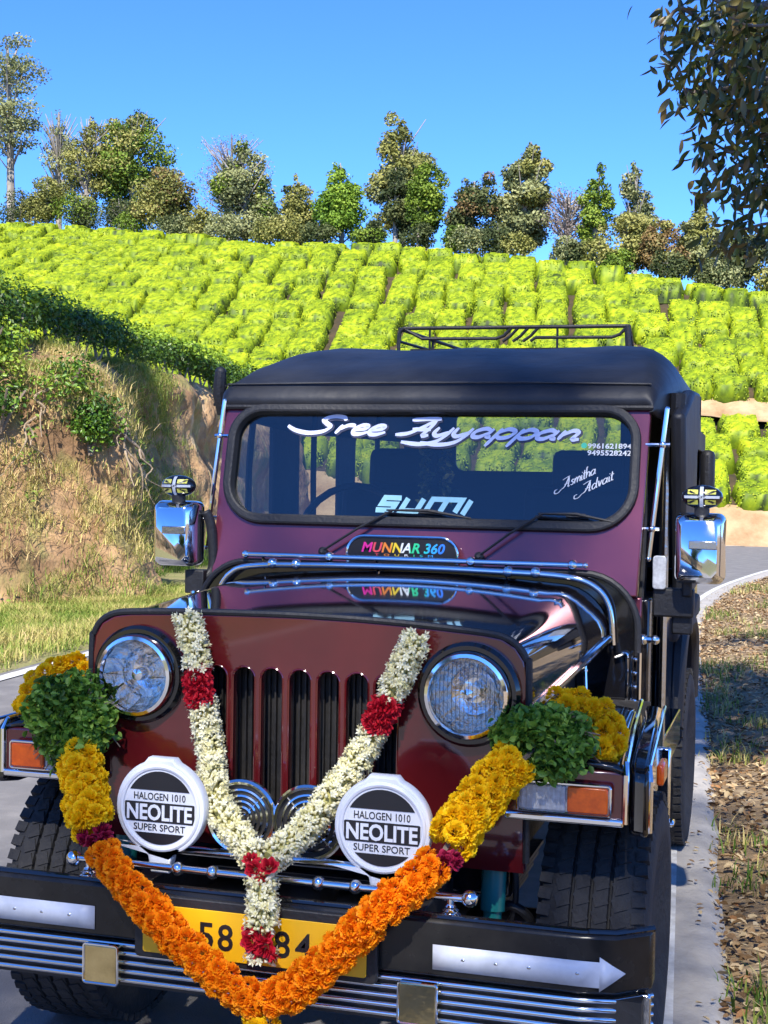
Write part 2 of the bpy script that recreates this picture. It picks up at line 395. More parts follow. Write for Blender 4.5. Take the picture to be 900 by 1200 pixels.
# ------------------------------------------------------------------ verge on the right
verge_m = mat('leaf_strewn_soil', (.20, .14, .08), (.38, .29, .18), scale=7, rough=.95, bump=.8, bscale=30, bdist=.03, c3=(.22, .15, .08), detail=8)
EO = [(p.x+.19, p.y) for p in RS]
ey = [e[1] for e in EO if e[1] < 19]; ex = [e[0] for e in EO if e[1] < 19]
def edge_x(y): return float(np.interp(y, ey, ex))
def verge_z(x, y):
    d = x-edge_x(y); z = -.035+.10*min(1, max(0, d-.15)/1.5)+.05*max(0, d-1.5)
    return z+.030*mnoise.noise(Vector((x*2.2, y*1.4, 5)))+.012*mnoise.noise(Vector((x*9, y*7, 9)))
V = []; ys = np.arange(-14, 20.5, .16); ds = np.concatenate([np.linspace(-.05, 2.2, 26), np.linspace(2.5, 30, 14)])
for y in ys:
    for d in ds:
        x = edge_x(y)+d; V.append((x, y, verge_z(x, y)+(.02 if d > .3 else 0)))
n = len(ds); F = [(i*n+j, i*n+j+1, (i+1)*n+j+1, (i+1)*n+j) for i in range(len(ys)-1) for j in range(n-1)]
tag(link('verge', mesh_np('verge', V, np.array(F), smooth=180), verge_m), kind='structure')
# inside of the bend, behind: rough grass ground
V = []; pts = [p for p in offs(RS, .19) if p.y > 18.8]
far = [(edge_x(19)+30, 19.5)]
for p in pts: V.append((p.x, p.y, -.02))
V.append((60, 19.6, -.02)); V.append((60, 29.5, -.02)); 
bm_f = list(range(len(pts)))
me = bpy.data.meshes.new('bend_verge')
allp = [(p.x, p.y, -.012) for p in pts]+[(26, 28, -.012), (26, 18.8, -.012)]
me.from_pydata(allp, [], [tuple(range(len(allp)-1, -1, -1))]); me.update()
tag(link('bend_verge', me, verge_m), kind='structure')
litter_m = tone_mat('dry_leaves', [(.09, .05, .02), (.22, .13, .06), (.36, .25, .13), (.50, .40, .24), (.28, .13, .05)], rough=.8, trans=.12)
def scatter_xy(n, y0, y1, d0, d1, pw=1.0, dp=1.0):
    y = y0+(y1-y0)*np.random.rand(n)**pw; d = d0+(d1-d0)*np.random.rand(n)**dp; x = np.array([edge_x(v) for v in y])+d; return x, y
x, y = scatter_xy(26000, -2, 19, -.03, 2.2, 1.3, 1.2)
z = np.array([verge_z(a, b) for a, b in zip(x, y)])+.012+.02*np.random.rand(len(x))+np.where(x-np.array([edge_x(v) for v in y]) > .3, .02, 0)
N = rnd_unit(len(x))*.55+np.array([0, 0, 1.]); N /= np.linalg.norm(N, axis=1)[:, None]
s = .018+.036*np.random.rand(len(x))**1.3
v, f, t = leaf_quads(np.stack([x, y, z], 1), N, s, s*.5, np.random.rand(len(x)), shape='leaf')
tag(link('leaf_litter', mesh_np('leaf_litter', v, f, attr=t), litter_m), 'brown dead leaves strewn over the road verge', 'fallen leaves', kind='stuff')
# a few leaves blown on the road edge
x, y = scatter_xy(160, -1, 17, -.12, .02); N = rnd_unit(160)*.3+np.array([0, 0, 1.]); N /= np.linalg.norm(N, axis=1)[:, None]
v, f, t = leaf_quads(np.stack([x, y, np.full(160, .020)], 1), N, .028, .013, np.random.rand(160), shape='leaf')
tag(link('blown_leaves', mesh_np('blown_leaves', v, f, attr=t), litter_m), 'scattered dry leaves lying on the concrete road edge', 'fallen leaves', kind='stuff')

def blades(P, h, wd, lean=.35, tone=None, k=8, spread=.05):
    """grass tufts: k thin blades round each point"""
    n = len(P)*k; B = np.repeat(P, k, 0)+np.random.normal(size=(n, 3))*np.array([spread, spread, 0])
    a = np.random.rand(n)*2*np.pi; d = np.stack([np.cos(a), np.sin(a), np.zeros(n)], 1)
    hh = (np.repeat(h, k) if np.ndim(h) else h)*(.5+.8*np.random.rand(n)); ww = wd*(.6+.8*np.random.rand(n))
    s = np.stack([-d[:, 1], d[:, 0], d[:, 2]], 1)*ww[:, None]/2; U = np.array([0, 0, 1.])
    l = lean*np.random.rand(n)
    M = B+U*hh[:, None]*.6+d*(l*hh*.4)[:, None]; T = B+U*hh[:, None]+d*(l*hh*1.5)[:, None]
    V = np.stack([B-s, B+s, M+s*.7, M-s*.7, T], 1).reshape(-1, 3); i = np.arange(n)[:, None]*5
    tt = np.repeat(tone, k)+(np.random.rand(n)-.5)*.25
    return V, [i+np.array([[0, 1, 2, 3]]), i+np.array([[3, 2, 4]])], np.repeat(np.clip(tt, 0, 1), 5)
grass_m = tone_mat('grass', [(.05, .12, .012), (.14, .24, .03), (.30, .34, .07), (.58, .48, .18), (.66, .50, .26)], rough=.6, trans=.3)
x, y = scatter_xy(3200, -1.5, 19, .02, 2.2, 1.1)
sel = np.array([mnoise.noise(Vector((a*1.3, b*.9, 2))) for a, b in zip(x, y)]) > .05
x = x[sel]; y = y[sel]; z = np.array([verge_z(a, b) for a, b in zip(x, y)])+.015
v, f, t = blades(np.stack([x, y, z], 1), .07, .007, .8, np.random.rand(len(x))**1.2*.95, 8, .045)
tag(link('verge_grass', mesh_np('verge_grass', v, f, attr=t), grass_m), 'low green grass tufts among the leaves on the verge', 'grass', kind='stuff')

# ------------------------------------------------------------------ cut bank on the left
BX = [(-40, -6.6), (-12, -8.3), (-4, -9.0), (5.5, -8.7), (7.5, -8.1), (9.2, -7.25), (10.3, -6.3), (11.0, -5.62), (11.5, -5.55), (12.0, -6.2), (12.8, -7.0), (14.5, -7.2), (18, -7.7), (24, -8.8), (31, -9.8)]
bys = [a for a, b in BX]; bxs = [b for a, b in BX]
PRS = [(0, -.02), (-.12, .06), (-.38, .30), (-.62, .80), (-.80, 1.25), (-.88, 1.70), (-.98, 2.15), (-1.25, 2.50), (-2.0, 2.72), (-4, 2.95), (-9, 3.2), (-40, 4)]
PRR = [(0, -.02), (-.15, .10), (-.30, .45), (-.45, 1.0), (-.55, 1.6), (-.66, 2.2), (-.78, 2.7), (-1.05, 2.98), (-2.0, 3.05), (-4, 3.1), (-9, 3.3), (-40, 4)]
def bank_pt(y, t):
    k = max(0., min(1., (y-11.0)/1.3)); i = min(len(PRS)-2, int(t)); f = t-i
    a = Vector(PRS[i]).lerp(Vector(PRS[i+1]), f); b = Vector(PRR[i]).lerp(Vector(PRR[i+1]), f); c = a.lerp(b, k)
    x = float(np.interp(y, bys, bxs))+c[0]*(.8+.2*k); z = c[1]; y = y-c[0]*.14*(1-k)*max(0., min(1., (y-2)/4))
    amp = min(1, z/.6)*(1 if t < 8 else .4)
    q = Vector((y*.7, z*.8, 0))
    dx = .34*mnoise.noise(q)+.20*mnoise.noise(Vector((y*2.3, z*1.1, 4)))+.09*mnoise.noise(Vector((y*6, z*2.8, 7)))+.05*mnoise.noise(Vector((y*13, z*9, 7)))
    return Vector((x+dx*amp, y+.08*mnoise.noise(Vector((y*3, z*3, 11)))*amp, z+.10*mnoise.noise(Vector((x*1.1, y*1.1, 1)))*amp))
def bank_mat():  # layered ochre earth
    mt = bpy.data.materials.new('bank_earth'); mt.use_nodes = True; nt = mt.node_tree; b = nt.nodes['Principled BSDF']; b.inputs['Roughness'].default_value = .95
    tc = nt.nodes.new('ShaderNodeTexCoord'); mp = nt.nodes.new('ShaderNodeMapping'); mp.inputs['Scale'].default_value = (1, 1, .55); nt.links.new(tc.outputs['Object'], mp.inputs[0])
    n1 = nt.nodes.new('ShaderNodeTexNoise'); n1.inputs['Scale'].default_value = 1.6; n1.inputs['Detail'].default_value = 8; n1.inputs['Roughness'].default_value = .68; nt.links.new(mp.outputs[0], n1.inputs['Vector'])
    r1 = nt.nodes.new('ShaderNodeValToRGB'); cr = r1.color_ramp; cr.elements[0].position = .28; cr.elements[1].position = .74
    cr.elements[0].color = (.13, .075, .038, 1); cr.elements[1].color = (.72, .54, .33, 1)
    e = cr.elements.new(.42); e.color = (.22, .125, .06, 1); e = cr.elements.new(.56); e.color = (.38, .24, .12, 1)
    nt.links.new(n1.outputs['Fac'], r1.inputs[0])
    n2 = nt.nodes.new('ShaderNodeTexNoise'); n2.inputs['Scale'].default_value = 3.3; n2.inputs['Detail'].default_value = 6; nt.links.new(mp.outputs[0], n2.inputs['Vector'])
    r2 = nt.nodes.new('ShaderNodeValToRGB'); r2.color_ramp.elements[0].position = .50; r2.color_ramp.elements[1].position = .62; nt.links.new(n2.outputs['Fac'], r2.inputs[0])
    mx = nt.nodes.new('ShaderNodeMix'); mx.data_type = 'RGBA'; mx.inputs[7].default_value = (.20, .20, .06, 1)
    mu = nt.nodes.new('ShaderNodeMath'); mu.operation = 'MULTIPLY'; mu.inputs[1].default_value = .6; nt.links.new(r2.outputs[0], mu.inputs[0])
    nt.links.new(mu.outputs[0], mx.inputs[0]); nt.links.new(r1.outputs[0], mx.inputs[6]); nt.links.new(mx.outputs[2], b.inputs['Base Color'])
    n3 = nt.nodes.new('ShaderNodeTexNoise'); n3.inputs['Scale'].default_value = 9; n3.inputs['Detail'].default_value = 8; nt.links.new(mp.outputs[0], n3.inputs['Vector'])
    bp = nt.nodes.new('ShaderNodeBump'); bp.inputs['Strength'].default_value = .9; bp.inputs['Distance'].default_value = .08; nt.links.new(n3.outputs['Fac'], bp.inputs['Height']); nt.links.new(bp.outputs[0], b.inputs['Normal'])
    return mt
bank_m = bank_mat()
ysb = np.concatenate([np.arange(-30, 4, 1.0), np.arange(4, 20, .10), np.arange(20, 31.1, .5)])
ts = np.concatenate([np.arange(0, 8.5, .125), np.arange(8.5, 11.01, .5)]); ts[-1] = 11
V = [tuple(bank_pt(y, min(t, 10.999))) for y in ysb for t in ts]; n = len(ts)
F = [(i*n+j, (i+1)*n+j, (i+1)*n+j+1, i*n+j+1) for i in range(len(ysb)-1) for j in range(n-1)]
tag(link('earth_bank', mesh_np('earth_bank', V, np.array(F), smooth=180), bank_m), kind='structure')
# narrow grassy verge between the white line and the bank
V = []; ysg = np.arange(-14, 31, .25)
lx = lambda y: float(np.interp(y, [a for a, b in LE], [b for a, b in LE]))
for y in ysg:
    xa = lx(y)-.08; xb = float(np.interp(y, bys, bxs))-.2
    for k in range(7):
        t = k/6; x = xa+(xb-xa)*t; V.append((x, y, -.004+.05*t+.03*t*mnoise.noise(Vector((x*3, y*3, 0)))))
F = [(i*7+j, (i+1)*7+j, (i+1)*7+j+1, i*7+j+1) for i in range(len(ysg)-1) for j in range(6)]
gv = mat('grassy_earth', (.24, .20, .09), (.16, .17, .05), scale=4, rough=.95, bump=.6, bscale=20, bdist=.03)
tag(link('grass_verge', mesh_np('grass_verge', V, np.array(F), smooth=180), gv), kind='structure')
# grass on verge and lower bank
n = 9000; y = 4.2+8.5*np.random.rand(n)**.8; xa = np.array([lx(v)-.14 for v in y]); xb = np.array([float(np.interp(v, bys, bxs)) for v in y]); x = xa+(xb-xa)*np.random.rand(n)**.85
tn_ = np.array([mnoise.noise(Vector((a_*1.5, b_*1.5, 3))) for a_, b_ in zip(x, y)]); hh2 = .085*(1+.9*tn_); v, f, t = blades(np.stack([x, y, .02*np.ones(n)], 1), np.clip(hh2, .03, .2), .009, 1.2, np.clip(.50+.55*tn_+.35*(np.random.rand(n)-.5), 0, 1), 8, .06)
tag(link('grass', mesh_np('grass', v, f, attr=t), grass_m), 'sunlit yellow-green grass along the foot of the earth bank', 'grass', kind='stuff')
P = []; T = []
for i in range(15000):
    yy = 4.2+13*random.random()**1.1; t = 7.9*random.random()**.8; p = bank_pt(yy, t)
    dn = mnoise.noise(Vector((p.y*1.4, p.z*1.6, 21)))
    if 2.8 < t < 6.3 and yy < 11.5 and dn < -.02: continue
    if dn < -.22: continue
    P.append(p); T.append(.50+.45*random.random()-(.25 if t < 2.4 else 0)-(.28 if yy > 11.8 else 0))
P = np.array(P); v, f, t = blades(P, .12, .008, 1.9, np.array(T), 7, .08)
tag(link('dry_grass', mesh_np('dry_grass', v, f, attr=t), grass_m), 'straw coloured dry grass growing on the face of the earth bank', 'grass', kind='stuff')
weed_m = tone_mat('weed_leaves', [(.045, .10, .015), (.12, .22, .03), (.24, .34, .05), (.34, .36, .10)], rough=.5, trans=.3)
C = []; 
for i in range(420):
    yy = 5+10*random.random(); t = 1+6.5*random.random(); p = bank_pt(yy, t)
    if mnoise.noise(Vector((p.y*.9, p.z*1.2, 31))) < .02: continue
    for k in range(14): C.append(p+Vector((.08*random.gauss(0, 1)+.05, .1*random.gauss(0, 1), .07*random.gauss(0, 1)+.04)))
C = np.array(C); N = rnd_unit(len(C))*.8+np.array([.4, -.3, .6]); N /= np.linalg.norm(N, axis=1)[:, None]
v, f, t = leaf_quads(C, N, .06, .032, np.random.rand(len(C)), shape='leaf')
tag(link('weeds', mesh_np('weeds', v, f, attr=t), weed_m), 'small broad-leaved weeds scattered over the earth bank', 'weeds', kind='stuff')

# roots and dead stems hanging out of the bank at the end of the spur
root_m = mat('dead_root', (.20, .14, .09), (.36, .28, .19), scale=20, rough=.85, bump=.5, bscale=60)
for i, (y0, tt0, tt1, dy, lab) in enumerate(((10.9, 7.0, 3.6, .5, 'pale thick root hanging down the corner of the bank'), (10.6, 6.9, 4.4, -.4, 'thin bleached root left of the thick corner root'), (11.1, 5.6, 3.0, .9, 'forked grey root trailing low on the bank corner'), (10.2, 6.8, 3.9, -.2, 'dark crooked root under the overhanging shrub'), (9.2, 6.6, 4.3, .3, 'slender root on the orange earth face'))):
    b = MB()
    pts = [bank_pt(y0+dy*k/7+.05*random.gauss(0, 1), tt0+(tt1-tt0)*k/7)+Vector((.06+.05*random.random(), -.04, 0)) for k in range(8)]
    b.tube(spline(pts, 5), [.017*(1-.8*k/35)+.003 for k in range(36)], 6)
    for j in (2, 4):
        q = [pts[j]+Vector((.05*k+.03*random.random(), .05*k*random.choice((-1, 1)), -.11*k)) for k in range(5)]
        b.tube(spline(q, 3), [.012*(1-k/14)+.002 for k in range(13)], 5)
    tag(b.build('bank_root', root_m), lab, 'root')

# leafy shrubs on the near bank
shrub_m = tone_mat('shrub_leaves', [(.03, .075, .010), (.07, .16, .016), (.17, .30, .025), (.34, .44, .05)], rough=.42, trans=.28, spec=.5)
stem_m = mat('shrub_stem', (.14, .10, .07), (.24, .19, .14), scale=20, rough=.9)
def shrub(name, c, R3, n, L, tone, label, nl=12, rl=.3, cat='shrub', group=None, mt=None, stems=5):
    e = empty(name, c, label, cat, group)
    lb = lobes_in((0, 0, R3[2]*.9), (R3[0]*.75, R3[1]*.75, R3[2]*.6), nl, rl)
    o = link('foliage', leafmesh('foliage', crown(lb, n, L, L*.5, tone, .3, .35, 'leaf', .45), mt or shrub_m), None, e)
    if stems:
        b = MB()
        for k in range(stems):
            a = random.random()*6.28; q = [Vector((0, 0, -.1)), Vector((.3*R3[0]*math.cos(a), .3*R3[1]*math.sin(a), R3[2]*.6)), Vector((.6*R3[0]*math.cos(a), .6*R3[1]*math.sin(a), R3[2]*1.3))]
            b.tube(spline(q, 4), [.022*(1-k2/12)+.005 for k2 in range(9)], 5)
        b.build('stem', stem_m, e)
    return e
shrub('broadleaf_shrub', (-7.55, 10.5, 2.35), (.62, .5, .50), 3400, .065, .85, 'yellow-green shrub at the left edge on top of the bank', 14, .34)
shrub('broadleaf_shrub', (-6.75, 11.0, 2.22), (.40, .40, .28), 1500, .06, .6, 'mid green shrub over the corner of the bank', 10, .28)
shrub('broadleaf_shrub', (-6.42, 10.95, 1.72), (.34, .30, .32), 1500, .055, .25, 'dark green shrub clinging below the bank corner', 9, .24)
shrub('broadleaf_shrub', (-7.15, 10.3, 1.95), (.45, .4, .28), 800, .06, .4, 'small shrub with dry twigs on the lip of the bank', 7, .22)
shrub('bank_sapling', (-6.3, 13.0, .75), (.16, .16, .22), 160, .06, .85, 'small bright green sapling at the foot of the shaded recess', 4, .14)
# clipped tea hedge along the top of the cut
hedge_m = tone_mat('hedge_leaves', [(.03, .07, .010), (.08, .16, .014), (.18, .30, .02), (.34, .46, .03)], rough=.45, trans=.25, spec=.4)
trunk_pale = mat('pale_bark', (.16, .14, .12), (.30, .27, .24), scale=14, rough=.85, bump=.3)
ORD = 'first second third fourth fifth sixth seventh eighth ninth tenth eleventh twelfth thirteenth last'.split()
hy = 10.2; k = 0
while hy < 30:
    x = -5.62-.18*hy; zt = 3.02
    L = 1.25+.02*hy
    e = empty('tea_hedge_bush', (x-.25, hy, zt), ('hedge bush just beyond the left edge, on top of the bank' if k == 0 else ORD[min(k, 14)-1]+' clipped hedge bush along the bank top, counting from the left edge'), 'tea bush', 'tea hedge along the top of the bank', rz=R(10))
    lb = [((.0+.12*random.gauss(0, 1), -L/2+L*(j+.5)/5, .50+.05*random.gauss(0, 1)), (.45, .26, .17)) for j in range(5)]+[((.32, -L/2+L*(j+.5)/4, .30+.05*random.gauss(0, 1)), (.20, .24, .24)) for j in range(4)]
    va, fa, ta = crown(lb[:5], 1500 if hy < 22 else 900, .06 if hy < 18 else .08, .032 if hy < 18 else .042, .78, .2, .35, 'quad', .5, .1); vb, fb, tb_ = crown(lb[5:], 1200 if hy < 22 else 700, .06 if hy < 18 else .08, .032 if hy < 18 else .042, .18, .2, .35, 'quad', .5, .1)  # fresh growth on top; sunlit top and shaded side are put into the tones
    link('foliage', leafmesh('foliage', (np.concatenate([va, vb]), np.concatenate([fa, fb+len(va)]), np.concatenate([ta, tb_])), hedge_m), None, e)
    for j in range(2):
        b = MB(); px = .12+.1*random.random(); py = -L/2+L*(j+.5)/2+.1*random.gauss(0, 1)
        b.tube(spline([(px, py, -.5), (px+.03, py+.05, -.1), (px-.04, py-.04, .35)], 4), [.035, .034, .03, .03, .028, .026, .024, .022, .02], 6)
        b.tube(spline([(px+.03, py+.05, -.1), (px+.1, py+.15, .15), (px+.1, py+.22, .4)], 3), [.02, .018, .016, .015, .014, .012, .01], 5)
        b.build('trunk', trunk_pale, e)
    hy += L*.93; k += 1

# ------------------------------------------------------------------ tea field
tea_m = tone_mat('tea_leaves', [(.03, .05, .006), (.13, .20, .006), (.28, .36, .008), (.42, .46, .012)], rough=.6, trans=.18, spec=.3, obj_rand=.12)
def tea_mesh(W, L, h, seed, nleaf=480):
    rs = np.random.RandomState(seed); nu, nv = 12, 14; V = []; T = []
    ph = rs.rand(6)*6.28; kb = .55+.4*rs.rand()
    for j in range(nv+1):
        for i in range(nu+1):
            a = (-1, *np.linspace(-.965, .965, nu-1), 1)[i]; b = (-1, *np.linspace(-.965, .965, nv-1), 1)[j]
            # squircle footprint with a domed, clipped top
            s = max(abs(a), abs(b)); k = .12*math.sin(3*math.atan2(b, a)+ph[0])+.07*math.sin(5*math.atan2(b, a)+ph[1])
            sx = a*(1-.10*b*b)*(1+k*s*.5); sy = b*(1-.10*a*a)*(1+k*s*.5)
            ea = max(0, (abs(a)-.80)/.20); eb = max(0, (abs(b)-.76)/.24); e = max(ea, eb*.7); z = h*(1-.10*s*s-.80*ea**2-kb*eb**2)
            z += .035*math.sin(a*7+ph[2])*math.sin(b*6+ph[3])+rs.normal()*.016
            V.append((sx*W/2+rs.normal()*.015, sy*L/2+rs.normal()*.015, z if s < .99 else -.2)); T.append(.5+.18*rs.normal()-.35*e if s < .99 else -.2)  # older inner leaves; shade of the gaps is also put into these darker tones
    F = [(j*(nu+1)+i, j*(nu+1)+i+1, (j+1)*(nu+1)+i+1, (j+1)*(nu+1)+i) for j in range(nv) for i in range(nu)]
    V = np.array(V); T = np.clip(T, 0, 1)
    # leaf sprays standing on the plucking table
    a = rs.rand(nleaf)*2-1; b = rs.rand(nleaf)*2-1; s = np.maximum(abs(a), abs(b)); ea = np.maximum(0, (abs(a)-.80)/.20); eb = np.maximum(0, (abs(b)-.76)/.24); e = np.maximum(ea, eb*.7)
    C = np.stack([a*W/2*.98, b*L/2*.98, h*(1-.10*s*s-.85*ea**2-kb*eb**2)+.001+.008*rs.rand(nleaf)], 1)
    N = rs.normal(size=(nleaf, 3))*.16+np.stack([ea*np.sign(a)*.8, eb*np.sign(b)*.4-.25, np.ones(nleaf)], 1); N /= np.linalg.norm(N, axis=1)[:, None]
    v2, f2, t2 = leaf_quads(C, N, .030+.03*rs.rand(nleaf), .022+.02*rs.rand(nleaf), np.clip(.55+.25*rs.normal(size=nleaf)-.25*e, 0, 1))  # leaf tones carry the same gap shade toward the edges
    return np.concatenate([V, v2]), [np.array(F), f2[0]+len(V)], np.concatenate([T, t2])
def mottle(mt, sc=1.1, k=.45):
    nt = mt.node_tree; r = [n for n in nt.nodes if n.type == 'VALTORGB'][0]; src = r.inputs[0].links[0].from_socket
    g = nt.nodes.new('ShaderNodeNewGeometry'); n = nt.nodes.new('ShaderNodeTexNoise'); n.inputs['Scale'].default_value = sc; n.inputs['Detail'].default_value = 6; n.inputs['Roughness'].default_value = .7
    nt.links.new(g.outputs['Position'], n.inputs['Vector']); m1 = nt.nodes.new('ShaderNodeMath'); m1.operation = 'SUBTRACT'; m1.inputs[1].default_value = .5; nt.links.new(n.outputs['Fac'], m1.inputs[0])
    m2 = nt.nodes.new('ShaderNodeMath'); m2.operation = 'MULTIPLY_ADD'; m2.inputs[1].default_value = k*3; nt.links.new(m1.outputs[0], m2.inputs[0]); nt.links.new(src, m2.inputs[2]); nt.links.new(m2.outputs[0], r.inputs[0])
mottle(tea_m, 1.3, .6)
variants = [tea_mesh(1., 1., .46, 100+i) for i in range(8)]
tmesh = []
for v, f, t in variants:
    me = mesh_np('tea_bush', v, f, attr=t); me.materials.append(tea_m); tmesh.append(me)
cells = []
q = -34.0; ci = 0
while q < 15:
    Wc = .84+.18*random.random(); p = P0-.35+random.random()*.4
    while p < 62:
        Lc = .80+.70*random.random()**1.5; pc = p+Lc/2; qc = q+Wc/2+.16*math.sin(pc*.35+ci*.35)+.05*random.gauss(0, 1)
        b = qc/pc; rp = ridge_p(b)
        if -.50 < b < .235 and pc < rp+1.6 and not (qc > .2 and abs(pc-path_p(qc)) < .35+Lc/2 and qc > .2+.0*pc):
            cells.append((pc, qc, Wc, Lc))
        elif qc > .2 and abs(pc-path_p(qc)) < .35+Lc/2:
            p = path_p(qc)+.42 if p < path_p(qc) else p+.1; 
            if p < path_p(qc)+.42: p = path_p(qc)+.42
            continue
        p += Lc*(.98 if random.random() < .7 else 1.08)
    q += Wc+.0; ci += 1
cells.sort(key=lambda c: -(c[2]*c[3])/c[0]**2 if -.4 < c[1]/c[0] < .15 else 1)
BV = []; BF3 = []; BT = []; bb = 0; 
for k, (pc, qc, Wc, Lc) in enumerate(cells):
    qc += .09*random.gauss(0, 1); x, y = pq_xy(pc, qc); z = H(pc, qc)-.04
    dz = (H(pc+.3, qc)-H(pc-.3, qc))/.6 if pc < ridge_p(qc/pc)-.4 else .1
    ln = math.sqrt(1+dz*dz); M3 = np.array([[EE[0], DD[0]/ln, -DD[0]*dz/ln], [EE[1], DD[1]/ln, -DD[1]*dz/ln], [0, dz/ln, 1/ln]])
    S = np.array([Wc*1.01, Lc*1.0*ln, .85+.30*random.random()])
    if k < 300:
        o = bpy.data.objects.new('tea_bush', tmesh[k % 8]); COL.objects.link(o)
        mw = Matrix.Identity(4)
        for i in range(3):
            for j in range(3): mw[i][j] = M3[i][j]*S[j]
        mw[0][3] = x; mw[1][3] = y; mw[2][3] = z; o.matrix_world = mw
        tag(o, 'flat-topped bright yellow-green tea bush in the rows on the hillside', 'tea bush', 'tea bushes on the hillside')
    else:
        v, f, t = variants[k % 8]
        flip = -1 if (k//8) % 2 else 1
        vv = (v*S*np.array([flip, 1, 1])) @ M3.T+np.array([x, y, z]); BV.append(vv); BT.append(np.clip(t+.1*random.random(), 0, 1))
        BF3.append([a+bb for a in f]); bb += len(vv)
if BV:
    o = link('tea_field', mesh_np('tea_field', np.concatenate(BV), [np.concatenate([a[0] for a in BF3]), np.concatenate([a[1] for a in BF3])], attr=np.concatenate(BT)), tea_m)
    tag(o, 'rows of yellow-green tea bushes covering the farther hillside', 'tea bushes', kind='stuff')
print('tea cells', len(cells))

# ------------------------------------------------------------------ trees along the ridge
far_bark = mat('grey_bark', (.20, .17, .14), (.38, .34, .29), scale=3, rough=.9)
def fol(name, cols): return tone_mat(name, cols, rough=.6, trans=.2, spec=.2)
F_OLIVE = fol('olive_foliage', [(.07, .08, .025), (.17, .18, .045), (.29, .28, .075), (.40, .37, .12)])
F_GREEN = fol('green_foliage', [(.035, .065, .012), (.10, .16, .02), (.19, .27, .03), (.31, .37, .055)])
F_DARK = fol('dark_foliage', [(.02, .03, .014), (.05, .07, .025), (.10, .12, .04), (.18, .18, .06)])
F_GREY = fol('grey_green_foliage', [(.07, .09, .045), (.18, .20, .08), (.30, .31, .13), (.40, .40, .19)])
F_DRY = fol('rusty_foliage', [(.09, .06, .03), (.17, .11, .05), (.26, .17, .06), (.20, .20, .07)])
F_TWIG = fol('bare_twigs', [(.14, .10, .09), (.20, .15, .14), (.28, .22, .20), (.36, .30, .27)])
def ray_b(u): return (u-660)/1666.
TL = []
def tree(u0, u1, vtop, vbase, dp, mt, label, kind='cone', n=3200, L=.22, trunk=1, sparse=0., extra=None, gap=.0, name='ridge_tree'):
    """a tree dp metres behind the ridge crest whose crown spans the bearings u0..u1"""
    uc = (u0+u1)/2; b = ray_b(uc); p = ridge_p(b)+dp; q = b*p; x, y = pq_xy(p, q)
    hz = 551+(uc-450)*.0157
    n = int(n*2.6); L = L*.66; vbase += 9; u0, u1 = uc-(uc-u0)*1.12, uc+(u1-uc)*1.12
    ztop = 1.515+(hz-vtop)/1666*p*1.0; zb = H(p, q)-.1; zvis = 1.515+(hz-vbase)/1666*p
    h = ztop-zvis; W = (u1-u0)/1666*p/2
    if name == 'ridge_tree': TL.append((uc, label))
    e = empty(name, (x, y, zb), label, 'tree' if name == 'ridge_tree' else 'scrub', 'trees along the ridge' if name == 'ridge_tree' else 'low scrub between the ridge trees')
    z0 = zvis-zb
    b_ = MB(); lean = random.gauss(0, .04)*h
    tp = [Vector((0, 0, -.3)), Vector((lean*.3, 0, z0+h*.3)), Vector((lean*.6, .05, z0+h*.62)), Vector((lean, 0, z0+h*.95))]
    r0 = .05+.022*h; tpp = spline(tp, 5); b_.tube(tpp, [r0*(1-.9*i/len(tpp)) for i in range(len(tpp))], 7)
    lobes = []
    nl = {'cone': 16, 'tall': 18, 'round': 14, 'layer': 13, 'bush': 12, 'bare': 14}[kind]
    for i in range(nl):
        f = (i+.5)/nl
        if kind == 'cone': wv = math.sin(math.pi*(.22+.72*f))**.55*(1.05-.45*f); zz = z0+h*(.08+.88*f)
        elif kind == 'tall': wv = .55+.45*math.sin(f*math.pi*1.05+.5); zz = z0+h*(.12+.84*f)
        elif kind == 'round': wv = math.sin(math.pi*(.16+.76*f))**.6; zz = z0+h*(.12+.82*f)
        elif kind == 'layer': wv = .5+.5*abs(math.sin(f*9+1)); zz = z0+h*(.35+.62*f)
        elif kind == 'bush': wv = math.sin(math.pi*(.3+.62*f))**.7; zz = z0+h*(.05+.85*f)
        else: wv = .4+.6*math.sin(math.pi*(.15+.7*f)); zz = z0+h*(.25+.7*f)
        k = 2 if wv > .5 else 1
        for j in range(k):
            a = random.random()*6.28; rr = W*wv*(.50+.15*random.random()) if k > 1 else 0.12*W
            rl = max(.16*W, W*wv*(.42+.2*random.random())); rz = max(h/nl*1.1, rl*(.5+.35*random.random()))
            if kind == 'layer': rz = rl*.38
            c = (rr*math.cos(a)*random.uniform(.7, 1.25)+lean*f, rr*math.sin(a)*.8, zz+random.gauss(0, 1)*h*.035); rl *= random.uniform(.65, 1.15)
            lobes.append((c, (rl, rl, rz)))
            if trunk and rr > .25 and random.random() < .7:
                s0 = Vector((lean*f*.7, 0, max(.3, zz-h*.12))); b_.tube(spline([s0, (s0+Vector(c))/2+Vector((0, 0, -.05)), Vector(c)], 3), [r0*.35*(1-i2/8) for i2 in range(7)], 5)
    if sparse:
        for i in range(int(26*sparse)):
            f = random.random(); a = random.random()*6.28; s0 = Vector((lean*f, 0, z0+h*(.2+.5*f))); d = Vector((W*(.3+.6*random.random())*math.cos(a), W*.6*math.sin(a), min(h*(.12+.3*random.random()), (h*(.97-.5*f)-h*.2)*.95)))
            b_.tube(spline([s0, s0+d*.5+Vector((0, 0, -.05)), s0+d], 3), [.028*(1-k2/8)+.006 for k2 in range(7)], 4)
    b_.build('trunk', far_bark, e)
    link('crown', leafmesh('crown', crown(lobes, n, L, L*.6, .52, .17, .35, 'quad', .42, .30), mt), None, e)
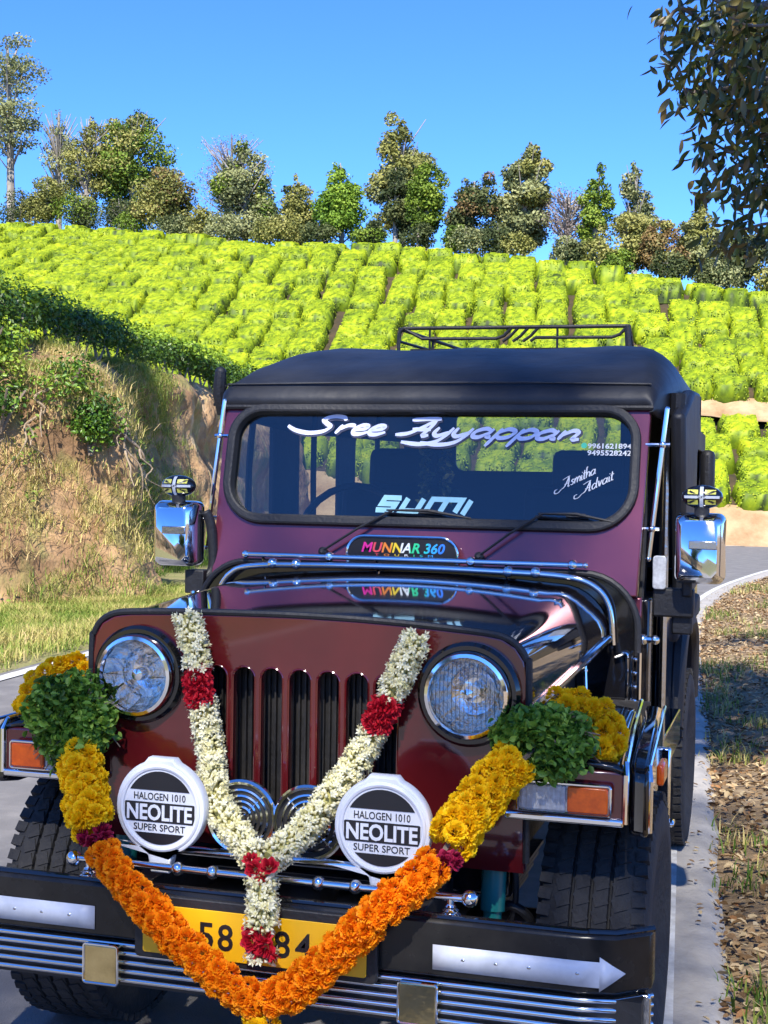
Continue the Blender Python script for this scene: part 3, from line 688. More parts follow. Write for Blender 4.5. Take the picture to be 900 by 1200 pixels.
    if extra:
        em, ek = extra; lb = random.sample(lobes, max(2, len(lobes)//3)); lb = [(np.array(c)+rnd_unit(1)[0]*.2, tuple(v*.95 for v in r)) for c, r in lb]
        link('crown', leafmesh('crown', crown(lb, int(n*ek), L, L*.6, .6, .28, .45, 'quad', .42), em), None, e)
    return e
tree(-62, 40, 26, 228, 3.5, F_GREY, 'tall eucalyptus with separate clumps of leaves at the left edge', 'layer', 2600, .20, sparse=1.2)
tree(22, 76, 112, 236, 4, F_GREY, 'thin eucalyptus with bare pale trunks beside the left edge tree', 'tall', 1500, .18, sparse=2.2)
tree(55, 108, 118, 240, 2.5, F_OLIVE, 'pale trunked tree with olive crown left of the broad green tree', 'tall', 2300, .18, sparse=1.8)
tree(92, 188, 120, 246, 5, F_GREEN, 'broad green tree with yellow-green top on the left of the ridge', 'round', 5200, .20, sparse=1, extra=(F_OLIVE, .5))
tree(8, 60, 190, 238, 1.5, F_OLIVE, 'low olive thicket under the left eucalyptus', 'bush', 2000, .16)
tree(148, 222, 190, 262, 3, F_OLIVE, 'drooping olive tree right of the broad green tree', 'round', 3400, .18, sparse=.6, extra=(F_DRY, .25))
tree(205, 245, 232, 268, 2, F_OLIVE, 'small rounded bush in the dip left of the twiggy tree', 'bush', 1500, .14)
tree(218, 300, 150, 268, 6, F_TWIG, 'half bare tree with a haze of purplish twigs', 'bare', 1300, .10, sparse=3.2)
tree(238, 324, 160, 272, 4, F_GREY, 'dense grey-green tree in front of the bare twigs', 'cone', 4600, .19, sparse=.5, extra=(F_GREEN, .3))
tree(318, 368, 202, 272, 3, F_OLIVE, 'narrow olive tree left of the bright green cone', 'cone', 2600, .17, extra=(F_DARK, .4))
tree(362, 430, 184, 273, 3, fol('bright_foliage', [(.04, .09, .012), (.10, .19, .018), (.19, .30, .03), (.28, .38, .045)]), 'bright green cone-shaped tree near the middle of the ridge', 'cone', 4200, .17)
tree(432, 506, 132, 274, 6, F_OLIVE, 'tallest tree of the ridge with stacked clumps, middle of the photo', 'tall', 4600, .20, sparse=.5, extra=(F_GREY, .35))
tree(436, 482, 192, 276, 3, F_DARK, 'dark round tree at the foot of the tallest tree', 'round', 2800, .16)
tree(470, 520, 190, 277, 2.6, F_GREEN, 'fresh green tree to the right of the dark round one', 'round', 2800, .16)
tree(518, 580, 210, 282, 3, F_DARK, 'dull dark tree left of the big grey-green tree', 'round', 3000, .17, extra=(F_DRY, .3))
tree(572, 642, 164, 290, 4, F_GREY, 'big full grey-green tree right of the middle', 'cone', 5200, .20, sparse=.4, extra=(F_OLIVE, .4))
tree(628, 690, 224, 296, 4, F_TWIG, 'leafless purplish brushwood between two green trees', 'bare', 900, .10, sparse=3.4)
tree(668, 710, 197, 302, 4, F_GREEN, 'slender green tree right of the leafless brushwood', 'tall', 2200, .17)
tree(716, 757, 196, 306, 6, F_GREY, 'slender feathery grey-green tree rising over the thicket', 'tall', 2200, .18, sparse=.8)
tree(690, 762, 246, 308, 3, F_OLIVE, 'wide olive thicket under the slender tree', 'bush', 3000, .16)
tree(742, 792, 262, 316, 2.5, F_DRY, 'low rust tinged bushy tree', 'bush', 2200, .15, extra=(F_OLIVE, .6))
tree(782, 838, 244, 324, 4, F_OLIVE, 'pointed olive tree second from the right end of the ridge', 'cone', 3200, .17, extra=(F_GREY, .4))
tree(830, 886, 280, 332, 3.5, F_DARK, 'dark tree at the right end of the ridge', 'round', 2900, .16)
tree(888, 950, 300, 340, 3.5, F_DARK, 'dark bush cut by the right edge of the photo', 'round', 2400, .16)
SHORT = ['left edge eucalyptus', 'thin bare-trunked eucalyptus', 'pale trunked olive tree', 'broad green tree', 'low olive thicket', 'drooping olive tree', 'small rounded bush', 'twiggy half bare tree', 'dense grey-green tree', 'narrow olive tree', 'bright green cone tree', 'tallest tree', 'dark round tree', 'fresh green tree', 'dull dark tree', 'big grey-green tree', 'leafless brushwood', 'slender green tree', 'feathery slender tree', 'wide olive thicket', 'rust tinged tree', 'pointed olive tree', 'dark tree near the right end', 'bush at the right edge']
used_l = {}
def scrub_label(u):
    i = min(range(len(SHORT)), key=lambda j: abs(TL[j][0]-u)+60*used_l.get((j, (u > TL[j][0])), 0)); used_l[(i, u > TL[i][0])] = 1
    return 'low ridge scrub just '+('right' if u > TL[i][0] else 'left')+' of the '+SHORT[i]
scr = [(u-18-10*random.random(), u+18+10*random.random(), vb_-10-14*random.random(), vb_) for u, vb_ in [(x_, float(np.interp(x_, [0, 220, 450, 600, 760, 900], [240, 262, 277, 290, 318, 340]))) for x_ in range(20, 900, 58)]]
for i, (u0, u1, vt, vb) in enumerate(scr+list(((-30, 30, 208, 240), (40, 96, 214, 244), (100, 150, 222, 250), (176, 226, 246, 264), (300, 345, 250, 274), (415, 450, 255, 276), (515, 545, 262, 284), (560, 600, 262, 290), (640, 680, 278, 300), (676, 716, 280, 306), (806, 850, 305, 332)))):
    tree(u0, u1, vt, vb, 1.4, (F_OLIVE, F_DARK, F_GREEN, F_DARK, F_GREY)[i % 5], scrub_label((u0+u1)/2), 'bush', 900, .14, name='ridge_scrub')

# ------------------------------------------------------------------ shade trees beside the road
near_m = tone_mat('near_leaves', [(.03, .04, .014), (.06, .08, .02), (.11, .12, .03), (.20, .13, .045), (.18, .24, .04)], rough=.38, trans=.3, spec=.5)
bark_m = mat('rough_bark', (.10, .08, .065), (.22, .18, .15), scale=9, rough=.95, bump=.8, bscale=14, bdist=.04, stretch=(1, 1, .4))
e = empty('roadside_tree', (6.15, -19.5, 0), 'very tall thin-crowned silver oak by the road far behind the camera', 'tree')
b = MB(); b.tube(spline([(0, 0, -.2), (-.2, .3, 5), (-.8, 1.0, 11), (-2.0, 2.2, 16), (-3.0, 3.0, 19.6)], 5), [.42*(1-.8*i/20) for i in range(21)], 12)
for ax, ay, az in ((-4.9, 2.2, 19.8), (-1.6, 4.4, 20), (-3.6, 5.2, 19.8), (-2.2, 1.2, 19.8), (-4.6, 1.2, 19.6), (-5.2, 4.2, 19.8)):
    b.tube(spline([(-1.8, 2.0, 15.5), ((ax-2.0)/2-.4, (ay+2)/2, 18.0), (ax, ay, az)], 5), [.12*(1-.8*i/10)+.01 for i in range(11)], 8)
b.build('trunk', bark_m, e)
lb = []
for i in range(170):
    a_ = random.random()*6.283; r_ = math.sqrt(random.random()); lb.append(((-3.55+1.65*r_*math.cos(a_), 3.1+2.8*r_*math.sin(a_), 20.1+random.gauss(0, .5)), (.55, .55, .4)))
link('crown', leafmesh('crown', crown(lb, 3800, .125, .075, .4, .35, .0, 'quad', .2), near_m), None, e)

e = empty('overhanging_tree', (3.5, 2.2, 0), 'tree with glossy brown-green leaves hanging into the top right corner', 'tree')
b = MB(); b.tube(spline([(0, 0, -.2), (.05, .1, 1.8), (-.3, .2, 3.6), (-.8, .4, 5.2)], 5), [.18*(1-.6*i/15) for i in range(16)], 10)
for ax, ay, az in ((-5.0, .4, 6.0), (-4.2, -2.4, 6.0), (-3.6, 1.8, 6.0), (-2.2, .6, 5.6), (-1.4, -1.8, 5.6), (.8, 1.4, 5.6), (-1.6, 2.6, 5.6), (-.4, -2.6, 5.5)):
    b.tube(spline([(-.3, .2, 3.4), (ax*.4, ay*.4+.1, 4.6), (ax, ay, az)], 5), [.08*(1-.8*i/10)+.008 for i in range(11)], 7)
b.build('trunk', bark_m, e)
lb = lobes_in((-2.0, -.6, 6.0), (1.6, 3.2, .6), 22, .5)+lobes_in((-.6, -.2, 5.9), (1.4, 1.8, .6), 8, .6)
link('crown', leafmesh('crown', crown(lb, 7000, .14, .07, .4, .35, .3, 'quad', .3), near_m), None, e)
def W3(u, v, d):     # planning aid: a spot d metres in front of the camera, kept as a plain world position
    return Vector(tuple(CAMP+d*(fw+rt*(u-450)/1666.+up*(600-v)/1666.)))
tb = MB(); twigs = []
base = Vector((2.7, 3.6, 4.6))
def twig(pts, r): 
    P = [W3(*p) for p in pts]; tb.tube(spline(P, 5), [r*(1-.75*i/(5*(len(P)-1)))+.002 for i in range(5*(len(P)-1)+1)], 6); twigs.append(spline(P, 7))
twig([(1010, -60, 6.2), (930, -10, 6.3), (880, 10, 6.4), (840, 0, 6.4), (795, -30, 6.5)], .022)
twig([(880, 10, 6.4), (845, 40, 6.4), (800, 10, 6.4), (780, 30, 6.4), (776, 55, 6.4), (795, 80, 6.4), (803, 108, 6.4), (812, 125, 6.4)], .010)
twig([(803, 106, 6.4), (830, 108, 6.4), (860, 100, 6.4), (900, 80, 6.4), (980, 40, 6.3)], .010)
twig([(1000, 20, 6.3), (930, 60, 6.4), (890, 45, 6.4), (850, 55, 6.4), (815, 40, 6.5)], .014)
twig([(1010, 100, 6.2), (940, 110, 6.3), (890, 125, 6.4), (860, 135, 6.4), (845, 130, 6.5)], .012)
twig([(1010, 150, 6.2), (930, 150, 6.3), (890, 160, 6.4), (862, 178, 6.4), (840, 170, 6.5), (832, 160, 6.5)], .010)
twig([(1020, 190, 6.2), (940, 190, 6.3), (895, 195, 6.4), (862, 195, 6.4), (838, 215, 6.5), (828, 222, 6.5)], .010)
twig([(960, 200, 6.2), (915, 215, 6.3), (880, 222, 6.4), (862, 235, 6.4)], .008)
twig([(1000, 240, 6.2), (940, 262, 6.3), (900, 262, 6.4), (875, 268, 6.4), (848, 275, 6.5), (836, 283, 6.5)], .008)
twig([(960, 90, 5.9), (915, 100, 6.0), (890, 85, 6.1), (870, 75, 6.1)], .008)
twig([(960, 0, 5.9), (915, 25, 6.0), (880, 30, 6.1), (855, 20, 6.1)], .008)
tb.tube(spline([base, W3(1100, 60, 6.2), W3(1010, 60, 6.2)], 5), .03, 8)
for wq in (W3(1010, -60, 6.2), W3(1010, 100, 6.2), W3(1010, 150, 6.2), W3(1020, 190, 6.2), W3(1000, 240, 6.2), W3(1000, 20, 6.3)):
    tb.tube(spline([W3(1100, 60, 6.2), (W3(1100, 60, 6.2)+wq)/2+Vector((0, 0, .03)), wq], 3), .016, 6)
o = tb.build('branch', bark_m, e); o.location = -Vector(e.location)
tb = MB(); q0 = [W3(760, -70, 6.0), W3(742, -40, 6.0), W3(735, -12, 6.0)]; tb.tube(spline(q0, 5), .004, 5); tb.tube(spline([W3(1010, -60, 6.2), W3(880, -110, 6.1), W3(760, -70, 6.0)], 5), .012, 6); o = tb.build('branch', bark_m, e); o.location = -Vector(e.location); twigs.append([W3(737, -8, 6.0)]*2)
# leaves: real folded leaves, 300 as parts, the rest as one mass
rs = np.random.RandomState(3); spots = []
for tw in twigs:
    for i, p in enumerate(tw):
        for k in range(3 if i > 2 else 2):
            spots.append(Vector(p)+Vector(rs.normal(size=3)*.05))
for k in range(760):
    u = 910-110*abs(rs.normal())*.8; v = rs.rand()*145
    if u < 795+max(0, v-60)*.5 or u > 960: continue
    spots.append(W3(u+60*rs.rand()*0, v, 6.1+.8*rs.rand()))
for k in range(300):
    v = 150+150*rs.rand(); u = 900-45*abs(rs.normal())
    if 235 < v < 258: continue
    spots.append(W3(u+18, v, 6.2+.5*rs.rand()))
lm = []
for i in range(6):
    n = 7; V = []; T = []
    prof = [0, .32, .46, .5, .42, .24, 0]
    for j in range(n):
        t = j/(n-1); bend = -.25*t*t*(i % 3)/2; V += [(-.36*prof[j]*.9, t, .10*prof[j]+bend), (0, t, bend), (.36*prof[j]*.9, t, .10*prof[j]+bend)]; T += [(.08+.17*i) % 1]*3
    F = [(3*j+a, 3*j+a+1, 3*j+a+4, 3*j+a+3) for j in range(n-1) for a in (0, 1)]
    me = mesh_np('leaf', np.array(V), np.array(F), smooth=180, attr=np.array(T)); me.materials.append(near_m); lm.append(me)
rest = []
ev = Vector(e.location)
def bearing_u(p): d_ = np.array(p)-CAMP; return 450+1666*float(d_ @ rt)/float(d_ @ fw)
spots = [p for p in spots if bearing_u(p) > 768 or bearing_u(p) < 745]
for i, p in enumerate(sorted(spots, key=lambda q: rs.rand())):
    d = Vector(rs.normal(size=3)*.55)+Vector((-.25, 0, -.75)); s = .060+.035*rs.rand()
    rot = d.to_track_quat('Y', 'Z').to_matrix().to_4x4() @ Matrix.Rotation(rs.rand()*6.28, 4, 'Y')
    mw = Matrix.Translation(p-ev) @ rot @ Matrix.Scale(s, 4)
    if i < 300:
        o = bpy.data.objects.new('leaf', lm[i % 6]); COL.objects.link(o); o.parent = e; o.matrix_local = mw
    else: rest.append((i % 6, mw))
VV = []; FF = []; TT = []; bb = 0
for k, mw in rest:
    co = np.empty(len(lm[k].vertices)*3, dtype=np.float32); lm[k].vertices.foreach_get('co', co); co = co.reshape(-1, 3)
    Mn = np.array(mw); co = co @ Mn[:3, :3].T+Mn[:3, 3]; VV.append(co); FF.append(np.array([(3*j+a, 3*j+a+1, 3*j+a+4, 3*j+a+3) for j in range(6) for a in (0, 1)])+bb); bb += len(co); TT += [rs.rand()]*len(co)
o = link('leaf_mass', mesh_np('leaf_mass', np.concatenate(VV), np.concatenate(FF), smooth=180, attr=np.array(TT)), near_m, e); o['kind'] = 'stuff'
# one leaf tip of a twig just inside the top edge

# ================================================================== THE JEEP
J = empty('jeep', (0, 0, 0), 'maroon and black open jeep with chrome fittings, hung with flower garlands, parked on the road', 'jeep')
def YZ(x): return Matrix(((0, 0, 1, x), (1, 0, 0, 0), (0, 1, 0, 0), (0, 0, 0, 1)))      # local x,y drawn in the Y-Z plane, out along +X
GO = [(-.547, .60), (.547, .60), (.547, 1.045), (.540, 1.085), (.520, 1.115), (.488, 1.134), (.44, 1.142), (.30, 1.152), (.15, 1.159), (0, 1.162), (-.15, 1.161), (-.30, 1.158), (-.44, 1.152), (-.488, 1.145), (-.522, 1.126), (-.540, 1.095), (-.547, 1.05)]
def circ(cx, cy, r, n=32): return [(cx+r*math.cos(2*math.pi*i/n), cy+r*math.sin(2*math.pi*i/n)) for i in range(n)]
holes = [rrect(-.028+x, .655, .028+x, 1.037, .0279, 7) for x in [(i-3)*.0715 for i in range(7)]]
grille = flat('grille', [GO]+holes+[circ(-.415, 1.005, .108), circ(.415, 1.005, .108)], .03, FR(0, .03, 0), maroon, J, bevel=.004)
for k in range(7):
    x = (k-3)*.0715; b = MB(); b.tube([(px, -.002, pz) for px, pz in rrect(-.029+x, .654, .029+x, 1.038, .029, 6)], .0028, 5, closed=True); b.build('slot_lip', maroon, J)
b = MB(); b.box((0, .085, .85), (.56, .03, .42))
for i in range(36): b.box((-.27+.0155*i, .062, .85), (.004, .012, .40))
b.build('radiator', dark, J, smooth=0)
b = MB(); b.tube([(x, -.004, z) for x, z in spline([(p[0]*1.006, p[1]+.004, 0) for p in GO[2:]], 3) for x, z in [(x, z)]] if False else [(p.x, .0, p.y) for p in spline([(q[0]*1.008, q[1]+.005, 0) for q in [(.547, .62)]+GO[2:]+[(-.547, .62)]], 3)], .0085, 8)
b.build('grille_edge_trim', rubber, J)
b = MB(); b.box((0, .12, .56), (1.0, .05, .10)); b.build('front_apron', black_paint, J, bevel=.01)

# headlights
refl_m = mat('lamp_reflector', (.95, .89, .80), rough=.06, metal=1., bump=.35, bscale=30, bdist=.02)
def headlight(x, z, fluted):
    h = MB(); h.lathe([(.108, -.06), (.121, -.012), (.121, .016), (.113, .026), (.103, .026), (.100, -.01)], 40, FR(x, 0, z), caps=False); hb = h.build('headlight', black_paint, J)
    r = MB(); r.lathe([(.101, .012), (.102, .036), (.097, .048), (.089, .050), (.086, .040)], 40, FR(x, 0, z), caps=False); r.build('rim', chrome, hb)
    r = MB(); r.lathe([(.087, .034), (.080, .005), (.065, -.025), (.045, -.045), (.022, -.055), (.0001, -.056)] if not fluted else [(.087, .034), (.084, .018), (.072, -.002), (.074, -.012), (.055, -.034), (.056, -.040), (.030, -.050), (.0001, -.052)], 14 if not fluted else 18, FR(x, 0, z), caps=False); r.build('reflector', refl_m, hb, smooth=0 if fluted else 12)
    r = MB(); r.lathe([(.0001, .030), (.014, .026), (.018, .0), (.018, -.03), (.010, -.055)], 18, FR(x, -.0, z)); r.build('bulb_shield', chrome, hb)
    r = MB()
    if fluted:
        for k in range(-8, 9):
            hx = k*.0098; L = math.sqrt(max(0, .082**2-hx*hx)); r.tube([(x+hx, -.040-.012*(1-(hx/.085)**2)-.008*(1-(t/1)**2), z+L*t) for t in (-1, -.6, -.2, .2, .6, 1)], .0013, 5)
        r.build('lens_fluting', lens_glass, hb)
    else:
        for k in range(10):
            a = k*math.pi/5; r.tube([(x+q*math.cos(a), -.034-.01*(1-q/.08), z+q*math.sin(a)) for q in (.035, .055, .078)], .0022, 5)
        r.build('lens_fluting', lens_glass, hb)
    r = MB(); r.lathe([(.0885, .042), (.080, .052), (.060, .061), (.030, .067), (.0001, .069)], 36, FR(x, 0, z), caps=False); r.build('lens', lens_glass, hb)
headlight(-.415, 1.005, False); headlight(.415, 1.005, True)

# bonnet
def hood_sec(Y):
    t = min(1, max(0, Y/.96)); w_ = .552+(.607-.552)*t**.9; zt = 1.160+.048*t; r = .075+.075*t; zb = .972+.07*t
    P = [(w_, zb), (w_, zb+(zt-.02-r-zb)*.5), (w_, zt-.02-r)]
    for i in range(1, 9):
        a = R(90)*i/8; P.append((w_-r+r*math.cos(a), zt-.018-r+r*math.sin(a)))
    for i in range(1, 10): x = (w_-r)*(1-i/9); P.append((x, zt-.018+.018*(1-(x/(w_-r))**2)))
    return P+[(-x, z) for x, z in P[::-1][1:]]
secs = [hood_sec(y) for y in np.linspace(.0, .96, 13)]; ns = len(secs[0])
b = MB(); b.add([(p[0], float(y), p[1]) for y, s_ in zip(np.linspace(.0, .96, 13), secs) for p in s_], [(j*ns+i, (j+1)*ns+i, (j+1)*ns+i+1, j*ns+i+1) for j in range(12) for i in range(ns-1)])
hood = b.build('bonnet', hood_paint, J, smooth=50)
for s in (-1, 1):
    b = MB(); pts = [(s*(hood_sec(y)[0][0]+.004), y, hood_sec(y)[0][1]+.0) for y in np.linspace(.03, .92, 9)]
    b.tube(pts, .011, 8); b.build('bonnet_side_trim', chrome, J)
    b = MB(); b.box((s*.50, .50, .90), (.02, .92, .14)); b.box((s*.47, .5, .80), (.02, .92, .2)); b.build('engine_side', dark, J, bevel=.004)
    b = MB()
    b.tube([(s*.575, .70, 1.0), (s*.585, .68, .86)], .005, 6); b.build('bonnet_catch', chrome, J); b = MB(); b.tube([(s*.560, .42, .98), (s*.585, .44, .86)], .005, 6); b.build('bonnet_catch', chrome, J); b = MB(); b.ball((s*.58, .72, 1.005), .012); b.ball((s*.575, .70, .975), .009)
    b.build('bonnet_catch', chrome, J)
    b = MB(); b.tube(spline([(s*.66, .962, .86), (s*.66, .958, .97), (s*.655, .955, .995), (s*.625, .955, .985)], 4), .006, 6); b.build('grab_handle', chrome, J)
    b = MB(); b.tube([(s*.695, .955, .78), (s*.695, .955, 1.0)], .007, 6); b.tube([(s*.672, .958, .80), (s*.672, .958, 1.0)], .004, 6)
    for k in range(5): b.ball((s*.684, .954, .82+.04*k), .006, n=8)
    b.build('cowl_hinge_strip', chrome, J)

# cowl
def arch(w_, zt, r, zb=.70, n=9):
    P = [(w_, zb)]
    for i in range(n+1):
        a = R(90)*i/n; P.append((w_-r+r*math.cos(a), zt-r+r*math.sin(a)))
    return P+[(-x, z) for x, z in P[::-1]]
b = MB(); b.prism(arch(.690, 1.222, .16), -.09, .0, FR(0, .97, 0)); b.build('cowl', black_paint, J, bevel=.006)
b = MB(); b.tube([(x, .966, z) for x, z in arch(.688, 1.224, .16, .99)], .010, 8); b.build('cowl_gasket', rubber, J)
# bonnet-top chrome rails
b = MB(); b.tube(spline([(-.625, .945, 1.06), (-.612, .945, 1.130), (-.575, .94, 1.185), (-.50, .935, 1.212), (-.25, .93, 1.222), (0, .93, 1.225), (.25, .93, 1.222), (.47, .935, 1.214), (.560, .94, 1.190), (.607, .945, 1.130), (.620, .945, 1.02)], 7), .0095, 12)
for x in (-.43, -.352, .31, .392): b.ball((x, .93, 1.222), .0165)
b.build('arched_rail', chrome, J)
b = MB(); b.tube([(-.527, .95, 1.247), (.527, .95, 1.247)], .0080, 12)
for x in (-.527, -.252, .193, .497): b.ball((x, .95, 1.247), .0155 if x != -.527 else .013)
for x in (-.47, -.1, .3): b.tube([(x, .95, 1.245), (x, .975, 1.20)], .005, 6)
b.ball((.535, .95, 1.247), .009); b.build('straight_rail', chrome, J)

# windscreen
RX = R(-14.2); WM = FR(0, 1.057, 1.148, RX)
Wt = lambda z: (z-1.148)/.97
OUT = [(-.676, .0), (.676, .0), (.692, .575), (.680, .594), (-.680, .594), (-.692, .575)]
frame = flat('windscreen_frame', [OUT, rrect(-.650, .205, .650, .568, [.10, .10, .13, .13], 8)], .03, WM, purple, J, bevel=.004)
rub = flat('windscreen_seal', [rrect(-.668, .186, .668, .586, [.115, .115, .145, .145], 9), rrect(-.638, .219, .638, .556, [.085, .085, .11, .11], 9)], .044, WM, rubber, J, bevel=.008)
def plate(name, poly, z0, z1, mx, mt, parent, **k):
    b = MB(); b.prism(poly, z0, z1, mx); return b.build(name, mt, parent, **k)
gl = plate('windscreen_glass', rrect(-.642, .215, .642, .560, [.09, .09, .115, .115], 9), .016, .020, WM, wind_glass, J, smooth=20)
for s in (-1, 1):
    b = MB(); b.box((s*.672, 1.066, 1.085), (.032, .03, .13)); b.build('windscreen_leg', purple, J, bevel=.004)
    b = MB(); b.ball((s*.70, .99, 1.035), .016); b.tube([(s*.64, .99, 1.035), (s*.725, .99, 1.035)], .010, 8); b.ball((s*.735, .99, 1.035), .014, n=10); b.build('windscreen_hinge', chrome, J)
def wiper(px, tipx, bx0, bx1):
    b = MB(); b.lathe([(.014, 0), (.014, .03), (.006, .036)], 12, WM @ Matrix.Translation((px, .10, .03)))
    b.mx = WM; b.tube([(px, .10, .062), ((px+tipx)/2, .172, .066), (tipx, .236, .056)], .0042, 6); b.mx = Matrix.Identity(4)
    w_ = b.build('wiper_arm', rubber, J)
    b = MB(); b.mx = WM; b.tube([(bx0, .238, .052), ((bx0+bx1)/2, .238, .056), (bx1, .218, .050)], [.003, .006, .003], 6); b.tube([(bx0-.01, .233, .036), (bx1+.01, .213, .036)], .0040, 6)
    b.box(((bx0+bx1)/2, .235, .050), (.06, .010, .014)); b.build('wiper_blade', rubber, w_)
wiper(-.30, -.085, -.105, .165); wiper(.20, .385, .372, .60)

# ---- lettering on the glass
def ribbon(strokes, width, mx, z0, mt, name, parent, pen=R(35), thin=.35, sharp=False):
    V = []; F = []; z = z0
    for st in strokes:
        P = [Vector((p[0], p[1], 0)) for p in st]
        if not sharp and len(P) > 2: P = spline(P, 6)
        elif not sharp: P = [P[0].lerp(P[1], i/4) for i in range(5)]
        z += .00006; n = len(P); base = len(V)
        for i, p in enumerate(P):
            if sharp:
                a = (P[i]-P[i-1]).normalized() if i else (P[1]-P[0]).normalized(); c = (P[min(i+1, n-1)]-P[i]).normalized() if i < n-1 else a
                t = (a+c).normalized() if (a+c).length > .01 else a; nn = Vector((-t.y, t.x, 0)); k = width/2/max(.5, nn.dot(Vector((-a.y, a.x, 0))))
            else:
                t = (P[min(i+1, n-1)]-P[max(i-1, 0)]).normalized(); nn = Vector((-t.y, t.x, 0)); ang = math.atan2(t.y, t.x)
                k = width/2*(thin+(1-thin)*abs(math.sin(ang-pen)))*(.55+.45*min(1, 5*min(i, n-1-i)/n+.2))
            V += [mx @ (p+nn*k+Vector((0, 0, z))), mx @ (p-nn*k+Vector((0, 0, z)))]
        F += [(base+2*i, base+2*i+1, base+2*i+3, base+2*i+2) for i in range(n-1)]
    me = bpy.data.meshes.new(name); me.from_pydata([tuple(v) for v in V], [], F); me.update(); return link(name, me, mt, parent)
G = {'S': ([[(1.75, 1.50), (1.55, 1.85), (1.0, 1.95), (.55, 1.6), (.85, 1.15), (1.2, .75), (1.0, .2), (.3, -.02), (-.5, .25), (-1.1, .75)]], 1.75),
 'r': ([[(.05, 1.0), (.0, 0)], [(.03, .45), (.35, .95), (.75, .95)]], .78), 'e': ([[(.12, .45), (.6, .62), (.62, .95), (.3, 1.0), (.05, .55), (.2, .05), (.55, .02), (.9, .3)]], .88),
 'A': ([[(-.35, .05), (.25, .25), (.75, 1.0), (1.15, 1.85)], [(1.15, 1.9), (1.15, 1.0), (1.05, .05), (1.35, .1)], [(.3, .72), (1.25, .72)], [(-.1, 1.75), (.6, 1.90), (1.35, 1.95)]], 1.55),
 'y': ([[(.05, 1.0), (.02, .35), (.3, .05), (.7, .5)], [(.8, 1.0), (.7, .1), (.4, -.65), (-.3, -.95), (-1.3, -.75)]], 1.0),
 'a': ([[(.78, .8), (.45, 1.0), (.05, .65), (.08, .12), (.42, .05), (.78, .6)], [(.85, 1.0), (.75, .2), (1.0, .08)]], 1.08),
 'p': ([[(.2, 1.05), (.1, .2), (.0, -.95)], [(.12, .5), (.5, 1.0), (.92, .75), (.8, .15), (.4, .0), (.12, .25)]], 1.08),
 'n': ([[(.1, 1.0), (.05, 0)], [(.08, .4), (.45, 1.0), (.78, .8), (.72, .1), (1.05, .1)]], 1.1),
 's': ([[(.6, .85), (.35, 1.0), (.2, .7), (.5, .4), (.35, .02), (-.05, .12)]], .72), 'm': ([[(.1, 1.0), (.05, 0)], [(.08, .4), (.4, 1.0), (.6, .7), (.55, 0)], [(.58, .4), (.9, 1.0), (1.15, .7), (1.1, .1), (1.35, .1)]], 1.35),
 'i': ([[(.1, 1.0), (.08, .1), (.35, .1)], [(.2, 1.4), (.22, 1.5)]], .42), 't': ([[(.25, 1.7), (.12, .15), (.42, .1)], [(-.1, 1.1), (.55, 1.15)]], .5),
 'h': ([[(.35, 1.95), (.15, 1.9), (.08, 0)], [(.1, .4), (.42, 1.0), (.75, .75), (.7, .1), (.95, .1)]], .98),
 'd': ([[(.7, .8), (.4, 1.0), (.05, .65), (.08, .12), (.42, .05), (.75, .5)], [(.95, 1.95), (.75, .2), (1.0, .08)]], 1.05), 'v': ([[(.02, .9), (.15, 1.0), (.28, .02), (.65, .9), (.85, .9)]], .85), ' ': ([], 1.0)}
def script(s, x0, y0, x1, h, shear, rot=0., swash=False):
    out = []; cx = 0
    for ch in s:
        st, adv = G[ch]
        out += [[(p[0]+cx, p[1]) for p in q] for q in st]
        if ch == 'A' and swash: out.append([(cx-.3, .05), (cx-.9, -.35), (cx-1.6, -.2), (cx-1.6, .35), (cx-1.1, .4)])
        cx += adv
    k = (x1-x0)/cx
    res = []
    for q in out:
        r_ = []
        for x, y in q:
            X = x*k+y*h*shear; Y = y*h; r_.append((x0+X*math.cos(rot)-Y*math.sin(rot), y0+X*math.sin(rot)+Y*math.cos(rot)))
        res.append(r_)
    return res
GZ = .0208
sree = script('Sree Ayyappan', -.418, Wt(1.628), .478, .0290, .75)
sree = [[(x, y-.018*(x+.42)/.9) for x, y in q] for q in sree]
ribbon([[(x+.0035, y-.0035) for x, y in q] for q in sree], .0235, WM, GZ, sticker_navy, 'windscreen_lettering', J, thin=.62)
ribbon(sree, .0165, WM, GZ+.0015, sticker_lilac, 'windscreen_lettering', J, thin=.55)
ribbon(script('Asmitha', .437, Wt(1.462), .548, .0145, .5, R(27), True), .0042, WM, GZ, sticker_white, 'windscreen_lettering', J, thin=.4)
ribbon(script('Advait', .500, Wt(1.449), .600, .0145, .5, R(27), True), .0042, WM, GZ, sticker_white, 'windscreen_lettering', J, thin=.4)
BL = {'S': ([[(1, 1), (.12, 1), (.12, .5), (.88, .5), (.88, 0), (0, 0)]], 1.25), 'U': ([[(.12, 1), (.12, 0), (.98, 0), (.98, 1)]], 1.35), 'M': ([[(.12, 0), (.12, 1), (1.7, 1), (1.7, 0)], [(.9, .9), (.9, 0)]], 2.05), 'I': ([[(.12, 1.0), (.12, -.15)]], .4)}
out = []; cx = 0
for ch in 'SUMI':
    st, adv = BL[ch]; out += [[(p[0]+cx, p[1]) for p in q] for q in st]; cx += adv
kx = .300/cx; hh = .040
ribbon([[(-.150+x*kx+y*hh*.55, Wt(1.386)+y*hh-.004*(x/5)) for x, y in q] for q in out], .0165, WM, GZ, sticker_teal, 'windscreen_lettering', J, sharp=True)
text('windscreen_lettering', '9961621894', .505, Wt(1.586), .638, Wt(1.602), WM @ Matrix.Translation((0, 0, GZ)), sticker_white, J, .0006, bold=.02)
